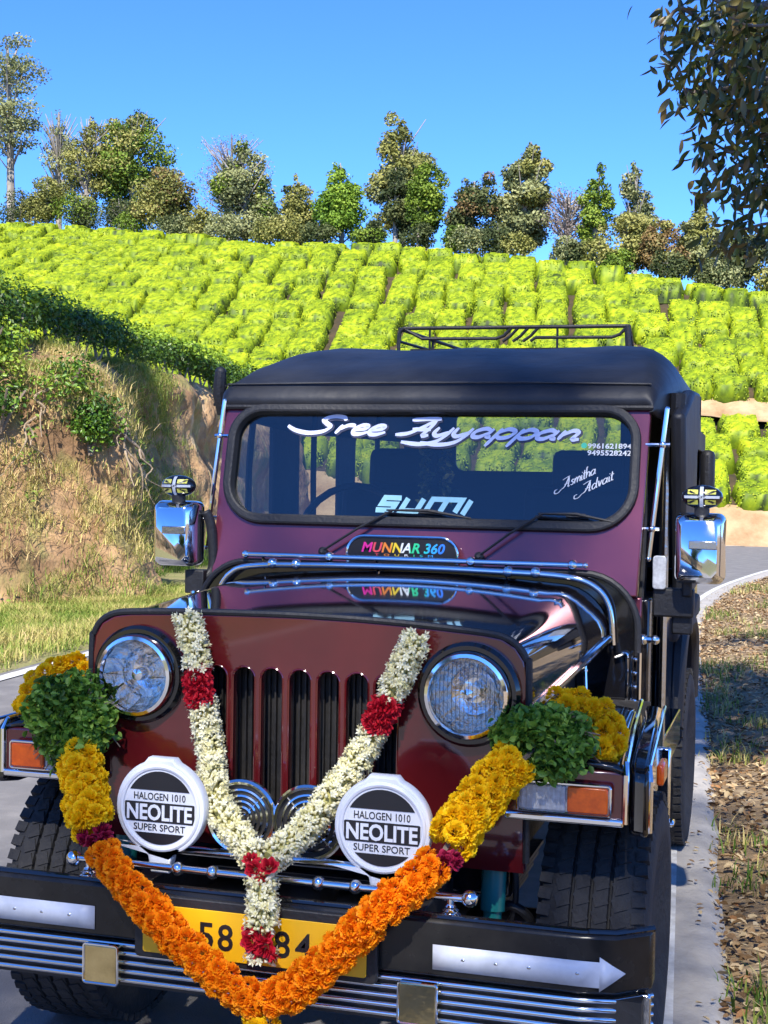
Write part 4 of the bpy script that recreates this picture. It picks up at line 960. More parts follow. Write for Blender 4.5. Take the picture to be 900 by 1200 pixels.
text('windscreen_lettering', '9495528242', .505, Wt(1.565), .638, Wt(1.581), WM @ Matrix.Translation((0, 0, GZ)), sticker_white, J, .0006, bold=.02)
green_v = mat('green_vinyl', (.03, .45, .28), rough=.4); plate('message_icon', circ(.494, Wt(1.595), .009, 14), GZ, GZ+.0008, WM, green_v, J)
text('cowl_lettering', 'ter', .075, Wt(1.288), .160, Wt(1.322), WM @ Matrix.Translation((0, 0, .031)), sticker_white, J, .0008, bold=.015)

# badge
BMX = FR(0, 1.020, 0)
bd = plate('name_badge', rrect(-.215, 1.195, .138, 1.312, .055, 7), 0, .008, BMX, black_print, J)
b = MB(); b.tube([(x, 1.012, z) for x, z in rrect(-.215, 1.195, .138, 1.312, .055, 7)], .0048, 8, closed=True); b.build('badge_rim', chrome, bd)
rb = bpy.data.materials.new('rainbow_print'); rb.use_nodes = True; nt = rb.node_tree; tc = nt.nodes.new('ShaderNodeTexCoord'); sx = nt.nodes.new('ShaderNodeSeparateXYZ'); rp_ = nt.nodes.new('ShaderNodeValToRGB'); mr_ = nt.nodes.new('ShaderNodeMapRange'); mr_.inputs[1].default_value = -.168; mr_.inputs[2].default_value = .098
nt.links.new(tc.outputs['Object'], sx.inputs[0]); nt.links.new(sx.outputs[0], mr_.inputs[0]); nt.links.new(mr_.outputs[0], rp_.inputs[0]); nt.links.new(rp_.outputs[0], nt.nodes['Principled BSDF'].inputs['Base Color'])
cr = rp_.color_ramp; cr.interpolation = 'CONSTANT'; cols = [(.75, .02, .30), (.80, .08, .10), (.85, .25, .03), (.85, .60, .03), (.80, .82, .80), (.03, .60, .25), (.02, .50, .50), (.03, .35, .80), (.03, .20, .80)]
cr.elements[0].color = (*cols[0], 1); cr.elements[1].position = .13; cr.elements[1].color = (*cols[1], 1)
for i, c in enumerate(cols[2:]): e_ = cr.elements.new(.25+.11*i); e_.color = (*c, 1)
text('badge_lettering', 'MUNNAR 360', -.168, 1.262, .098, 1.294, BMX @ Matrix.Translation((0, 0, .0085)), rb, bd, .0008, shear=.25, bold=.025)
text('badge_lettering', 'TOURISM', -.125, 1.252, .060, 1.2585, BMX @ Matrix.Translation((0, 0, .0085)), rb, bd, .0008, sp=2.2)

# canvas top
TS = [(1.150, .700, 1.722, 1.705, .02), (1.160, .702, 1.752, 1.700, .03), (1.185, .712, 1.790, 1.69, .05), (1.40, .735, 1.862, 1.68, .10), (1.65, .745, 1.930, 1.67, .16), (1.80, .742, 1.957, 1.66, .18), (2.0, .732, 1.966, 1.65, .19), (2.5, .71, 1.972, 1.65, .19), (3.1, .69, 1.970, 1.65, .19), (3.5, .675, 1.950, 1.65, .18), (3.62, .67, 1.90, 1.65, .16)]
V = []
for Y, w_, zt, zb, r in TS:
    P = [(w_, zb), (w_, (zb+zt-r)/2)]
    for i in range(9): a = R(90)*i/8; P.append((w_-r+r*math.cos(a), zt-r+r*math.sin(a)))
    for i in range(1, 11):
        x = (w_-r)*(1-i/10); P.append((x, zt+.006*math.sin(x*9+Y*5)*(Y > 1.3)))
    P = P+[(-x, z) for x, z in P[::-1][1:]]; V += [(x, Y+.0*x, z+.004*mnoise.noise(Vector((x*6, Y*6, 0)))*(Y > 1.2)) for x, z in P]; nsec = len(P)
b = MB(); b.add(V, [(j*nsec+i, (j+1)*nsec+i, (j+1)*nsec+i+1, j*nsec+i+1) for j in range(len(TS)-1) for i in range(nsec-1)])
top = b.build('canvas_top', canvas, J, smooth=45); so = top.modifiers.new('solid', 'SOLIDIFY'); so.thickness = .012; so.offset = -1
b = MB(); b.tube([(-.70, 1.156, 1.7155), (.70, 1.156, 1.7155)], .009, 8); b.build('canvas_header_hem', rubber, J)
b = MB(); b.tube([(-.69, 1.180, 1.790), (-.3, 1.177, 1.794), (.3, 1.177, 1.794), (.69, 1.180, 1.788)], .0035, 5); b.build('canvas_seam', canvas, J)
# canvas sides and rear
flat('side_curtain', [[(1.72, 1.06), (3.60, 1.06), (3.60, 1.70), (1.72, 1.70)], rrect(1.98, 1.26, 2.42, 1.67, .03, 4), rrect(2.62, 1.30, 3.35, 1.66, .04, 4)], .015, Matrix.Translation((-.750, 1.72, 0)) @ Matrix.Rotation(R(-2.0), 4, 'Z') @ Matrix.Translation((0, -1.72, 0)) @ YZ(0), canvas, J)
flat('side_curtain', [[(1.98, 1.06), (3.60, 1.06), (3.60, 1.70), (1.98, 1.70)], rrect(2.62, 1.35, 3.30, 1.62, .04, 4)], .015, YZ(.735) @ Matrix.Rotation(R(1.9), 4, 'Y') if False else Matrix.Translation((.735, 1.98, 0)) @ Matrix.Rotation(R(2.0), 4, 'Z') @ Matrix.Translation((0, -1.98, 0)) @ YZ(0), canvas, J)
flat('rear_curtain', [[(-.67, 1.0), (.67, 1.0), (.67, 1.88), (-.67, 1.88)], rrect(-.50, 1.52, .30, 1.80, .04, 4)], .015, FR(0, 3.61, 0), canvas, J)
# body tub
b = MB()
for s in (-1, 1):
    b.box((s*.655, 2.80, .82), (.03, 1.62, .52)); b.box((s*.70, 1.55, .60), (.05, 1.1, .12)); b.box((s*.69, 1.13, .92), (.04, .12, .45))
b.box((0, 3.60, .82), (1.33, .03, .52)); b.box((0, 2.4, .565), (1.30, 2.4, .03)); b.box((0, 1.14, .85), (1.36, .03, .55))
b.build('body_tub', black_paint, J, bevel=.006)
for s in (-1, 1):
    b = MB(); b.tube(spline([(s*.675, 2.36, .55), (s*.68, 2.42, .80), (s*.68, 2.58, .90), (s*.68, 2.92, .90), (s*.68, 3.1, .80), (s*.675, 3.15, .55)], 5), .040, 10); b.build('rear_wheel_arch', rubber, J)
b = MB(); b.box((0, 1.20, 1.14), (1.30, .14, .16)); b.ball((-.33, 1.22, 1.22), .14, (1.1, .5, .45)); b.build('dashboard', interior, J, bevel=.02)
b = MB(); b.tube([(-.34+.19*math.cos(a), 1.44+.06*math.sin(a), 1.28+.18*math.sin(a)) for a in [i*math.pi/12 for i in range(24)]], .013, 8, closed=True); b.tube([(-.52, 1.44, 1.28), (-.16, 1.44, 1.28)], .010, 6); b.tube([(-.34, 1.44, 1.28), (-.34, 1.22, 1.15)], .018, 8); b.build('steering_wheel', rubber, J)
for x in (-.36, .36):
    b = MB(); b.box((x, 1.86, .86), (.46, .46, .14)); st = b.build('front_seat', interior, J, bevel=.03)
    b = MB(); b.box((x, 2.10, 1.18), (.46, .12, .56), ('X', -.15)); b.box((x, 2.15, 1.52), (.26, .09, .16), ('X', -.1)); b.build('backrest', interior, st, bevel=.03)
for s in (-1, 1):
    b = MB(); b.box((s*.52, 2.95, .92), (.34, 1.2, .10)); b.build('rear_bench', interior, J, bevel=.02)
b = MB()
for y, zt in ((1.30, 1.80), (1.96, 1.95), (2.8, 1.96), (3.50, 1.93)):
    b = MB(); b.tube(spline([(-.655, y, 1.06), (-.655, y, zt-.20), (-.56, y, zt-.07), (0, y, zt-.03), (.56, y, zt-.07), (.655, y, zt-.20), (.655, y, 1.06)], 5), .012, 8); b.build('hood_bow', dark, J)
for x in (-.045, .022):
    C = []; 
    for k in range(90): C.append((x+.014*random.gauss(0, 1)*.7, 1.30+.012*random.gauss(0, 1), 1.41+.20*k/90))
    C = np.array(C); v, f, t = leaf_quads(C, rnd_unit(90), .030, .014, np.random.rand(90), shape='leaf'); o = link('hanging_flower_string', mesh_np('hanging_flower_string', v, f, attr=t), F_OLIVE, J); o['kind'] = 'stuff'

# roof rack
b = MB(); yb = 2.30; rl = .0075
b.tube([(-.408, yb, 2.082), (.482, yb, 2.080)], rl, 8); b.tube(spline([(-.408, yb, 2.082), (-.425, yb, 2.06), (-.428, yb, 1.985)], 4), rl, 8); b.tube([(.478, yb, 2.082), (.485, yb, 1.985)], .012, 8)
b.tube([(-.40, yb, 2.078), (-.33, yb, 2.040), (-.03, yb, 2.038), (.0, yb, 2.048), (.028, yb, 2.078)], .0065, 8)
for k in range(3): b.tube([(-.005+.040*k, yb, 2.026), (.025+.040*k, yb, 2.046), (.055+.040*k, yb, 2.078)], .006, 8)
b.tube([(.105, yb, 2.026), (.125, yb, 2.040), (.42, yb, 2.038), (.45, yb, 2.048), (.475, yb, 2.075)], .0065, 8)
for x in (.21, -.30): b.tube([(x, yb, 2.08), (x, yb, 1.99)], .005, 6)
for s, x in ((-1, -.425), (1, .485)):
    xr = x*.80; b.tube([(x, yb, 2.08), (xr, 3.3, 2.06)], rl, 8); b.tube([(x, yb, 2.03), (xr, 3.3, 2.02)], .006, 8)
    for y in (2.7, 3.0, 3.3): b.tube([(x+(xr-x)*(y-2.3), y, 2.07), (x+(xr-x)*(y-2.3), y, 1.96)], .006, 6)
b.tube([(-.34, 3.3, 2.06), (.388, 3.3, 2.06)], rl, 8)
b.build('roof_rack', rubber, J)
b = MB()
for k in range(7): b.box((.027, 2.40+.14*k, 2.005), (.86-.028*k, .03, .006)); b.build('rack_slat', rubber, J); b = MB()

# bumper
bx = .018
def bump_out(x0, off):
    P = []
    for i in range(25):
        x = -.845+1.69*i/24; e_ = max(0, (abs(x)-.72)/.125); P.append((x+bx, -.30+.075*e_*e_))
    P[0] = (P[0][0], P[0][1]+.0); return P
fp = bump_out(0, 0); poly = fp+[(x, y+.055) for x, y in fp[::-1]]
b = MB(); b.prism(poly, .447, .572); b.build('bumper', bumper_paint, J, bevel=.009, smooth=40)
b = MB(); lip = [(x, y+.012) for x, y in fp]; b.tube([(x, y+.0, .573) for x, y in lip], .007, 8); b.build('bumper_lip', black_paint, J)
b = MB(); b.box((bx, -.235, .39), (1.66, .10, .10)); b.build('grille_bar_backing', dark, J)
for z in (.436, .417, .397, .377, .357):
    b = MB(); b.tube([(x, y+.004, z) for x, y in fp], .0058, 10); b.build('bumper_louvre', chrome, J, smooth=60)
b = MB(); b.prism(rrect(.828, .350, .862, .442, .008, 3), 0, .02, FR(0, -.222, 0)); b.build('louvre_end', steel, J, bevel=.003); b = MB(); b.prism(rrect(-.826, .350, -.792, .442, .008, 3), 0, .02, FR(0, -.222, 0)); b.build('louvre_end', steel, J, bevel=.003)
for x in (-.353, .385):
    p_ = plate('gold_block', rrect(x-.042, .350, x+.042, .438, .006, 3), 0, .022, FR(0, -.298, 0), brass, J, bevel=.004)
    b = MB(); b.tube([(px, -.3195, pz) for px, pz in rrect(x-.042, .350, x+.042, .438, .006, 3)], .003, 6, closed=True); b.build('block_edge', chrome, p_)
AM = FR(0, -.302, 0)
for s in (-1, 1):
    pts = [(.395, .466), (.745, .466), (.745, .458), (.795, .4935), (.745, .530), (.745, .519), (.395, .519)]
    pts = [(bx+s*x, z) for x, z in pts];
    if s < 0: pts = pts[::-1]
    # follow the curve of the bumper end
    b = MB(); V = []; n = 18
    a = [(x, z0, z1) for x, z0, z1 in [(.395, .466, .519)]+[(.395+.35*i/8, .466, .519) for i in range(1, 9)]+[(.7451, .458, .530), (.77, .4757, .5122), (.795, .4930, .494)]]
    for x, z0, z1 in a:
        e_ = max(0, (x-.72)/.125); y = -.30+.075*e_*e_-.002; V += [(bx+s*x, y, z0), (bx+s*x, y, z1)]
    b.add(V, [((2*i, 2*i+2, 2*i+3, 2*i+1) if s > 0 else (2*i, 2*i+1, 2*i+3, 2*i+2)) for i in range(len(a)-1)])
    o = b.build('arrow_sticker', sticker_white, J, smooth=60); so = o.modifiers.new('solid', 'SOLIDIFY'); so.thickness = .001; so.offset = 1
    b = MB()
    for x in (.46, .53, .60, .70): b.ball((bx+s*x, -.3025, .492), .0032, (1.6, .4, 1), 8)
    b.build('sticker_rivet', steel, o)
# number plate
plate('plate_holder', rrect(-.268, .424, .296, .566, .012, 4), 0, .016, FR(0, -.306, 0), rubber, J, bevel=.003)
pl = plate('number_plate', rrect(-.246, .438, .274, .546, .006, 3), 0, .003, FR(0, -.323, 0), plate_yellow, J, bevel=.001)
NP = FR(0, -.3262, 0)
text('plate_character', '5', -.112, .460, -.076, .519, NP, black_print, pl, .001, bold=.012); text('plate_character', '8', -.066, .460, -.030, .519, NP, black_print, pl, .001, bold=.012)
text('plate_character', '8', .066, .460, .102, .519, NP, black_print, pl, .001, bold=.012); text('plate_character', '4', .114, .460, .152, .519, NP, black_print, pl, .001, bold=.012)
# nudge bar
b = MB(); b.tube([(-.452, -.262, .612), (.479, -.262, .610)], .0082, 12)
for x in (-.192, -.107, .143, .228): b.ball((x, -.262, .611), .0155)
for x in (-.452, .482): b.ball((x, -.262, .611), .0185)
b.build('nudge_bar', chrome, J)
for x in (-.415, .440):
    b = MB(); b.tube([(x, -.262, .61), (x, -.262, .585)], .008, 10)
    b.lathe([(.010, .022), (.013, .018), (.012, .014), (.018, .010), (.016, .006), (.023, .0)], 18, Matrix.Translation((x, -.262, .573))); b.build('nudge_bar_post', chrome, J)
b = MB(); b.tube([(-.36, -.15, .622), (.37, -.15, .622)], .011, 12)
for x in (-.36, .37): b.tube([(x, -.15, .622), (x*1.02, .06, .60)], .009, 8)
b.build('lamp_bar', chrome, J)
# fog lamps with printed white covers
def fog(x, z):
    fm = FR(x, -.205, z); b = MB(); b.lathe([(.02, -.055), (.075, -.045), (.100, -.012), (.103, .0)], 32, fm); b.tube([(x, -.16, z-.10), (x, -.15, .622)], .010, 8); fl = b.build('fog_lamp', rubber, J)
    out = []
    for i in range(64):
        a = 2*math.pi*i/64; px, py = .110*math.cos(a), .110*math.sin(a)
        if abs(px) < .035 and py > 0: py = max(py, .1135-.0*abs(px))
        out.append((px, py))
    o2 = []
    for px, py in out:
        if py < -.085 and abs(px) < .05:
            continue
        o2.append((px, py))
    i0 = max(range(len(o2)), key=lambda i: 0)
    L = [p for p in o2]; k = min(range(len(L)), key=lambda i: (L[i][0]+.06)**2+(L[i][1]+.09)**2)
    ring = L[:k+1]+[(-.030, -.112), (-.022, -.150), (.022, -.150), (.030, -.112)]+L[k+1:]
    cv = flat('lamp_cover', [ring], .022, fm, white_plastic, fl, bevel=.006)
    b = MB(); b.tube([fm @ Vector((.0945*math.cos(a_), .0945*math.sin(a_), .0265)) for a_ in [i_*math.pi/24 for i_ in range(48)]], .0065, 8, closed=True); b.build('cover_ring', white_plastic, cv)
    TM = fm @ Matrix.Translation((0, 0, .0284)); c85 = .084
    def seg(y0, y1, top):
        ys_ = y0 if top else y1; a0 = math.asin(ys_/c85); P = []
        lim = y1 if top else y0
        for i in range(17):
            a = a0+(math.pi-2*a0)*i/16; P.append((c85*math.cos(a), c85*math.sin(a)))
        return P
    top_ = seg(.040, .084, True); bot = [(px, -py) for px, py in seg(.058, .084, True)][::-1]
    plate('cover_print', top_, 0, .0012, TM, black_print, cv); plate('cover_print', bot, 0, .0012, TM, black_print, cv)
    plate('cover_print', rrect(-.0865, -.033, .0865, .012, .003, 2), 0, .0012, TM, black_print, cv)
    T2 = TM @ Matrix.Translation((0, 0, .0013))
    text('cover_lettering', 'NEOLITE', -.081, -.029, .081, .008, T2, white_plastic, cv, .001, bold=.028)
    text('cover_lettering', 'HALOGEN 1010', -.064, .0175, .064, .034, TM, black_print, cv, .001, bold=.004)
    text('cover_lettering', 'SUPER SPORT', -.064, -.053, .064, -.0375, TM, black_print, cv, .001, bold=.004)
fog(-.252, .737); fog(.277, .737)
# horns
for x in (-.097, .069):
    hm = FR(x, -.115, .703); b = MB(); b.lathe([(.03, -.05), (.07, -.03), (.086, -.005), (.086, .0)], 32, hm); h = b.build('horn', dark, J)
    b = MB(); b.lathe([(.088, -.006), (.089, .006), (.084, .012), (.078, .010), (.076, .0)], 40, hm, caps=False); b.build('horn_rim', chrome, h)
    for rr in (.064, .050, .037, .024):
        b = MB(); b.lathe([(rr+.0035, .0), (rr+.003, .006), (rr-.001, .008), (rr-.0035, .0)], 32, hm, caps=False); b.build('horn_ring', chrome, h)
    b = MB(); b.lathe([(.012, 0), (.010, .010), (.0001, .013)], 20, hm)
    for k in range(4): b.box((x+.045*math.cos(k*1.57+.78), -.1165, .703+.045*math.sin(k*1.57+.78)), (.066, .003, .003), ('Y', -k*1.57-.78))
    b.build('horn_badge', chrome, h)

# front wings
for s in (-1, 1):
    def wg(u, v):     # v along the length, u across
        Y = -.03+1.16*v; k = max(0, (Y-.78)/.35); wx = .775-.06*min(1, max(0, Y)/.85); xi = .49
        return Vector((s*(xi+(wx-xi)*u), Y-.02*k*k, .860-.42*k**1.5-.008*(u > .98)+.012*math.sin(u*3.14)))
    b = MB(); b.grid(wg, 10, 22); o = b.build('front_wing', black_paint, J, smooth=50); so = o.modifiers.new('solid', 'SOLIDIFY'); so.thickness = .012; so.offset = 0
    b = MB(); b.box((s*.641, -.018, .798), (.272, .024, .118)); b.build('wing_front', maroon, J, bevel=.008)
    b = MB(); b.box((s*.641, -.034, .742), (.268, .014, .018)); b.build('wing_front_trim', chrome, J, bevel=.005)
    b = MB(); b.tube([(s*.778, -.036, .742), (s*.779, -.034, .85), (s*.777, -.015, .872), (s*.745, .40, .880), (s*.718, .83, .880)], .0065, 8); b.build('wing_edge_trim', chrome, J)
    # outer flare
    P = [(-.01, .712), (.06, .700), (.80, .700), (.86, .74), (.86, .85), (.80, .875), (.03, .868), (-.005, .845)]
    b = MB(); mxx = YZ(0)
    n = len(P); V = [(s*(.783-.055*max(0, y)/.85), y, z) for y, z in P]+[(s*(.826-.050*max(0, y)/.85), y+.004, z-.006) for y, z in P]
    b.add(V, [tuple(range(n)), tuple(range(2*n-1, n-1, -1))]+[(i, n+i, n+(i+1) % n, (i+1) % n) for i in range(n)])
    o = b.build('wing_flare', black_paint, J, bevel=.012); 
    b = MB(); b.tube([(s*.830, -.008, .72), (s*.831, -.012, .835), (s*.826, .01, .864), (s*.785, .80, .872)], .005, 8); b.build('flare_trim', chrome, J)
    b = MB(); b.box((s*.826, .30, .795), (.018, .10, .05)); b.build('side_repeater', amber, J, bevel=.006)
    # indicator unit
    iu = MB(); iu.prism(rrect(s*.643-.103, .760, s*.643+.103, .824, .006, 3), 0, .018, FR(0, -.030, 0)); ib = iu.build('indicator_unit', clear_lens, J, bevel=.003)
    ax0, ax1 = (.652, .742) if s > 0 else (-.742, -.652)
    plate('amber_lens', rrect(ax0, .763, ax1, .821, .004, 2), 0, .010, FR(0, -.047, 0), amber, ib, bevel=.003)
    ax0, ax1 = (.546, .648) if s > 0 else (-.648, -.546)
    cl = plate('clear_lens', rrect(ax0, .763, ax1, .821, .004, 2), 0, .008, FR(0, -.047, 0), clear_lens, ib, bevel=.003)
    b = MB(); 
    for k in range(9): b.box(((ax0+ax1)/2-.045+.011*k, -.0555, .792), (.002, .003, .050))
    b.build('lens_ribs', clear_lens, cl)
    b = MB(); b.tube([(px, -.052, pz) for px, pz in rrect(s*.643-.104, .759, s*.643+.104, .825, .006, 3)], .0032, 6, closed=True); b.build('unit_rim', chrome, ib)
    # side step
    b = MB(); b.box((s*.772, .95, .625), (.040, .02, .215)); b.box((s*.775, .95, .515), (.062, .06, .014)); b.build('side_step', chrome, J, bevel=.008)

# wheels
def wheel(x, y, z=.36, s=1):
    Rw = .362; hw = .128
    prof = [(.20, -hw*.82), (.26, -hw*1.02), (.325, -hw*1.0), (.348, -hw*.90)]
    for g in (-.066, -.022, .022, .066):
        prof += [(Rw-.002*abs(g)*10, g-.018), (Rw-.002*abs(g)*10, g+.016), (Rw-.013, g+.018), (Rw-.013, g+.0225)] if g < .06 else [(Rw-.001, g-.018), (Rw-.002, g+.020)]
    prof += [(.348, hw*.90), (.325, hw*1.0), (.26, hw*1.02), (.20, hw*.82)]
    mx = Matrix.Translation((x, y, z)) @ Matrix.Rotation(R(90), 4, 'Y')
    b = MB(); b.lathe(prof, 64, mx); w_ = b.build('wheel', tyre_m, J, smooth=30)
    b = MB()
    for k in range(60):
        a = 2*math.pi*k/60
        for g, wd in ((-.108, .030), (.108, .030)):
            b.mx = Matrix.Translation((x, y, z)) @ Matrix.Rotation(a, 4, 'X') @ Matrix.Translation((g, 0, Rw-.012)) @ Matrix.Rotation(.12*(1 if g > 0 else -1), 4, 'Z'); b.box((0, 0, 0), (wd, .026, .020))
        for g in (-.066, -.022, .022, .066):
            b.mx = Matrix.Translation((x, y, z)) @ Matrix.Rotation(a+.5*abs(g), 4, 'X') @ Matrix.Translation((g-.001, 0, Rw-.001)) @ Matrix.Rotation(.35, 4, 'Z'); b.box((0, 0, 0), (.031, .030, .006))
    t_ = b.build('tread_blocks', tyre_m, w_, smooth=0); t_['kind'] = 'stuff'
    b = MB(); b.lathe([(.205, -.09), (.195, -.10), (.17, -.05), (.07, -.03), (.06, -.07), (.0001, -.08)], 36, mx if s < 0 else mx @ Matrix.Rotation(R(180), 4, 'X')); b.build('rim', steel, w_)
for s in (-1, 1): wheel(s*.692, .385, s=s); wheel(s*.585, 2.76, s=s)
# chassis, axle, dampers
b = MB()
for s in (-1, 1): b.box((s*.33, 1.65, .50), (.06, 3.75, .10))
for y in (-.20, .25, 1.3, 2.6, 3.4): b.box((0, y, .50), (.62, .06, .08))
b.build('chassis', dark, J, bevel=.004)
for y in (.40, 2.76): b = MB(); b.tube([(-.60, y, .36), (.60, y, .36)], .038, 12); b.ball((-.12, y, .36), .11); b.build('axle', dark, J)
b = MB(); b.box((0, .2, .40), (1.0, .03, .03)); b.build('steering_rod', dark, J)
for s in (-1, 1):
    b = MB(); b.tube([(s*.47, .02, .36), (s*.47, .03, .50)], .022, 14); b.tube([(s*.47, .03, .50), (s*.47, .05, .64)], .029, 14); b.tube([(s*.47, .05, .64), (s*.47, .05, .665)], .034, 14); b.build('shock_absorber', teal_paint, J)
    b = MB(); b.tube(spline([(s*.45, .12, .66), (s*.49, .10, .64), (s*.51, .10, .56), (s*.50, .12, .46), (s*.46, .14, .42)], 6), .008, 8); b.tube(spline([(s*.46, .13, .47), (s*.50, .11, .49), (s*.54, .12, .46), (s*.53, .13, .41), (s*.48, .14, .40)], 6), .012, 8); b.build('brake_hose', rubber, J)
    for k in range(4):
        b = MB(); b.box((s*.40, .45, .43-.012*k), (.055, 1.0-.16*k, .010)); b.build('leaf_spring', dark, J)
b = MB(); b.box((0, .35, .78), (.5, .5, .35)); b.box((0, .6, .62), (.4, .9, .2)); b.build('engine', dark, J, bevel=.02)
for s in (-1, 1): b = MB(); b.box((s*.47, .5, .71), (.02, .9, .3)); b.box((s*.60, .95, .70), (.26, .02, .32)); b.build('inner_wing', dark, J)

# mirrors
flag_y = mat('yellow_print', (.62, .60, .10), rough=.25, coat=1.); flag_g = mat('silver_print', (.50, .54, .60), rough=.25, coat=1.)
def mirror(s, xc, y, z0, z1):
    zc = (z0+z1)/2; hw = .072; fm = FR(xc, y, zc)
    b = MB(); hh_ = (z1-z0)/2
    lay = [(0, .72, .80), (.018, .90, .92), (.045, 1, 1), (.095, 1, 1), (.105, .97, .98)]; V = []
    for d, kx_, kz_ in lay[::-1]: V.append([(xc+px*kx_, y-.06+d, zc+pz*kz_) for px, pz in rrect(-hw, -hh_, hw, hh_, .022, 4)])
    n = len(V[0]); b.add([p for r_ in V for p in r_], [tuple(range(n-1, -1, -1)), tuple((len(V)-1)*n+i for i in range(n))][::-1]+[(j*n+i, j*n+(i+1) % n, (j+1)*n+(i+1) % n, (j+1)*n+i) for j in range(len(V)-1) for i in range(n)])
    mi = b.build('mirror', chrome, J, smooth=50)
    b = MB(); b.box((xc, y+.047, zc), (hw*1.8, .004, hh_*1.8)); b.build('mirror_glass', chrome, mi, bevel=.001)
    b = MB(); b.box((xc+.022*s*0+.012, y-.063, zc+.012), (.080, .006, .024)); pl_ = b.build('mirror_plate', steel, mi, bevel=.002)
    # badge cap with crossed stripes
    b = MB(); b.tube([(xc+.004, y-.01, z1-.005), (xc+.004, y-.01, z1+.03)], .022, 12); b.build('cap_neck', rubber, mi)
    cz = z1+.047; b = MB(); b.ball((xc+.004, y-.01, cz), .060, (1.0, .62, .58), 20); cp = b.build('mirror_cap', black_paint, mi, smooth=60)
    def on(px, pz): # point on the front of the cap
        q = 1-(px/.060)**2-(pz/(.060*.58))**2; return (xc+.004+px, y-.01-.060*.62*math.sqrt(max(.02, q))-.0014, cz+pz)
    def stripe(a, c, wd, mt_):
        b = MB(); V = []; dx, dz = c[0]-a[0], c[1]-a[1]; L = math.hypot(dx, dz); nx, nz = -dz/L*wd/2, dx/L*wd/2
        for i in range(9):
            t = i/8; px, pz = a[0]+dx*t, a[1]+dz*t; V += [on(px+nx, pz+nz), on(px-nx, pz-nz)]
        b.add(V, [(2*i, 2*i+1, 2*i+3, 2*i+2) for i in range(8)]); b.build('cap_stripe', mt_, cp)
    for a, c in (((-.040, .015), (-.010, .015)), ((.010, .015), (.040, .015)), ((-.040, -.015), (-.010, -.015)), ((.010, -.015), (.040, -.015))): stripe(a, c, .013, flag_y)
    stripe((-.050, 0), (.050, 0), .0075, flag_g); stripe((0, -.030), (0, .030), .010, flag_g)
    stripe((-.043, .021), (.043, -.021), .0055, black_print); stripe((-.043, -.021), (.043, .021), .0055, black_print)
    return mi
mirror(1, .853, 1.05, 1.20, 1.405); mirror(-1, -.780, 1.0, 1.20, 1.408)
b = MB(); b.box((.775, 1.12, 1.135), (.12, .05, .085)); b.box((.80, 1.14, 1.08), (.06, .05, .08)); b.box((.815, 1.10, 1.185), (.03, .03, .06)); b.build('mirror_bracket', rubber, J, bevel=.006)
b = MB(); b.tube(spline([(-.70, 1.03, 1.375), (-.685, 1.04, 1.33), (-.68, 1.05, 1.20), (-.70, 1.03, 1.16)], 5), .017, 8); b.box((-.722, 1.02, 1.15), (.065, .05, .075)); b.build('mirror_bracket', rubber, J, bevel=.004)
b = MB(); b.tube([(-.722, .99, 1.12), (-.715, .98, 1.05)], .010, 8); b.ball((-.725, .97, 1.055), .016); b.ball((-.665, .96, 1.06), .014); b.tube([(-.70, .98, 1.12), (-.665, .96, 1.06)], .007, 8); b.ball((-.675, .98, 1.10), .010); b.build('bracket_joint', chrome, J)
# poles beside the windscreen
for s, A_, B_ in ((-1, (-.688, 1.15, 1.735), (-.738, 1.12, 1.255)), (1, (.741, 1.15, 1.712), (.697, 1.12, 1.262))):
    b = MB(); b.tube([A_, B_], .0078, 10); b.ball(A_, .008); b.ball(B_, .009)
    for t in (.24, .80):
        p = Vector(A_).lerp(Vector(B_), t); b.tube([p+Vector((.022 if s > 0 else -.018, 0, 0)), p+Vector((-.050 if s > 0 else .055, 0, .0))], .0065, 8); b.ball(p, .012)
    b.build('screen_side_pole', chrome, J)
    b = MB(); b.tube([(s*.728, 1.32, 1.66), (s*.728, 1.32, .62)], .011, 8); b.build('door_pillar', steel, J)
b = MB(); b.tube([(-.765, 1.32, 1.700), (-.772, 1.30, 1.765), (-.768, 1.30, 1.840)], [.022, .024, .020], 10); b.ball((-.768, 1.30, 1.838), .020)
for k in range(3): b.tube([(-.792, 1.30, 1.73+.03*k), (-.745, 1.30, 1.73+.03*k)], .006, 6)
b.build('rolled_strap', rubber, J)
b = MB(); b.prism([(1.22, 1.70), (1.60, 1.795), (1.86, 1.80), (1.80, 1.60), (1.62, 1.50), (1.62, 1.15), (1.40, 1.10), (1.30, 1.45)], .0, .045, YZ(.745)); b.build('rolled_side_flap', canvas, J, bevel=.015)
b = MB(); b.tube([(.755, 1.36, 1.77), (.752, 1.36, 1.66)], .026, 10); b.tube([(.755, 1.36, 1.72), (.755, 1.36, 1.70)], .030, 10); b.build('rolled_strap', rubber, J)
b = MB(); b.prism(rrect(.715, 1.175, .755, 1.275, .01, 3), 0, .02, FR(0, 1.10, 0)); b.build('side_reflector', clear_lens, J, bevel=.003)
b = MB(); b.box((.79, 2.3, 1.50), (.05, .1, .22)); b.build('side_lamp_box', rubber, J, bevel=.02)

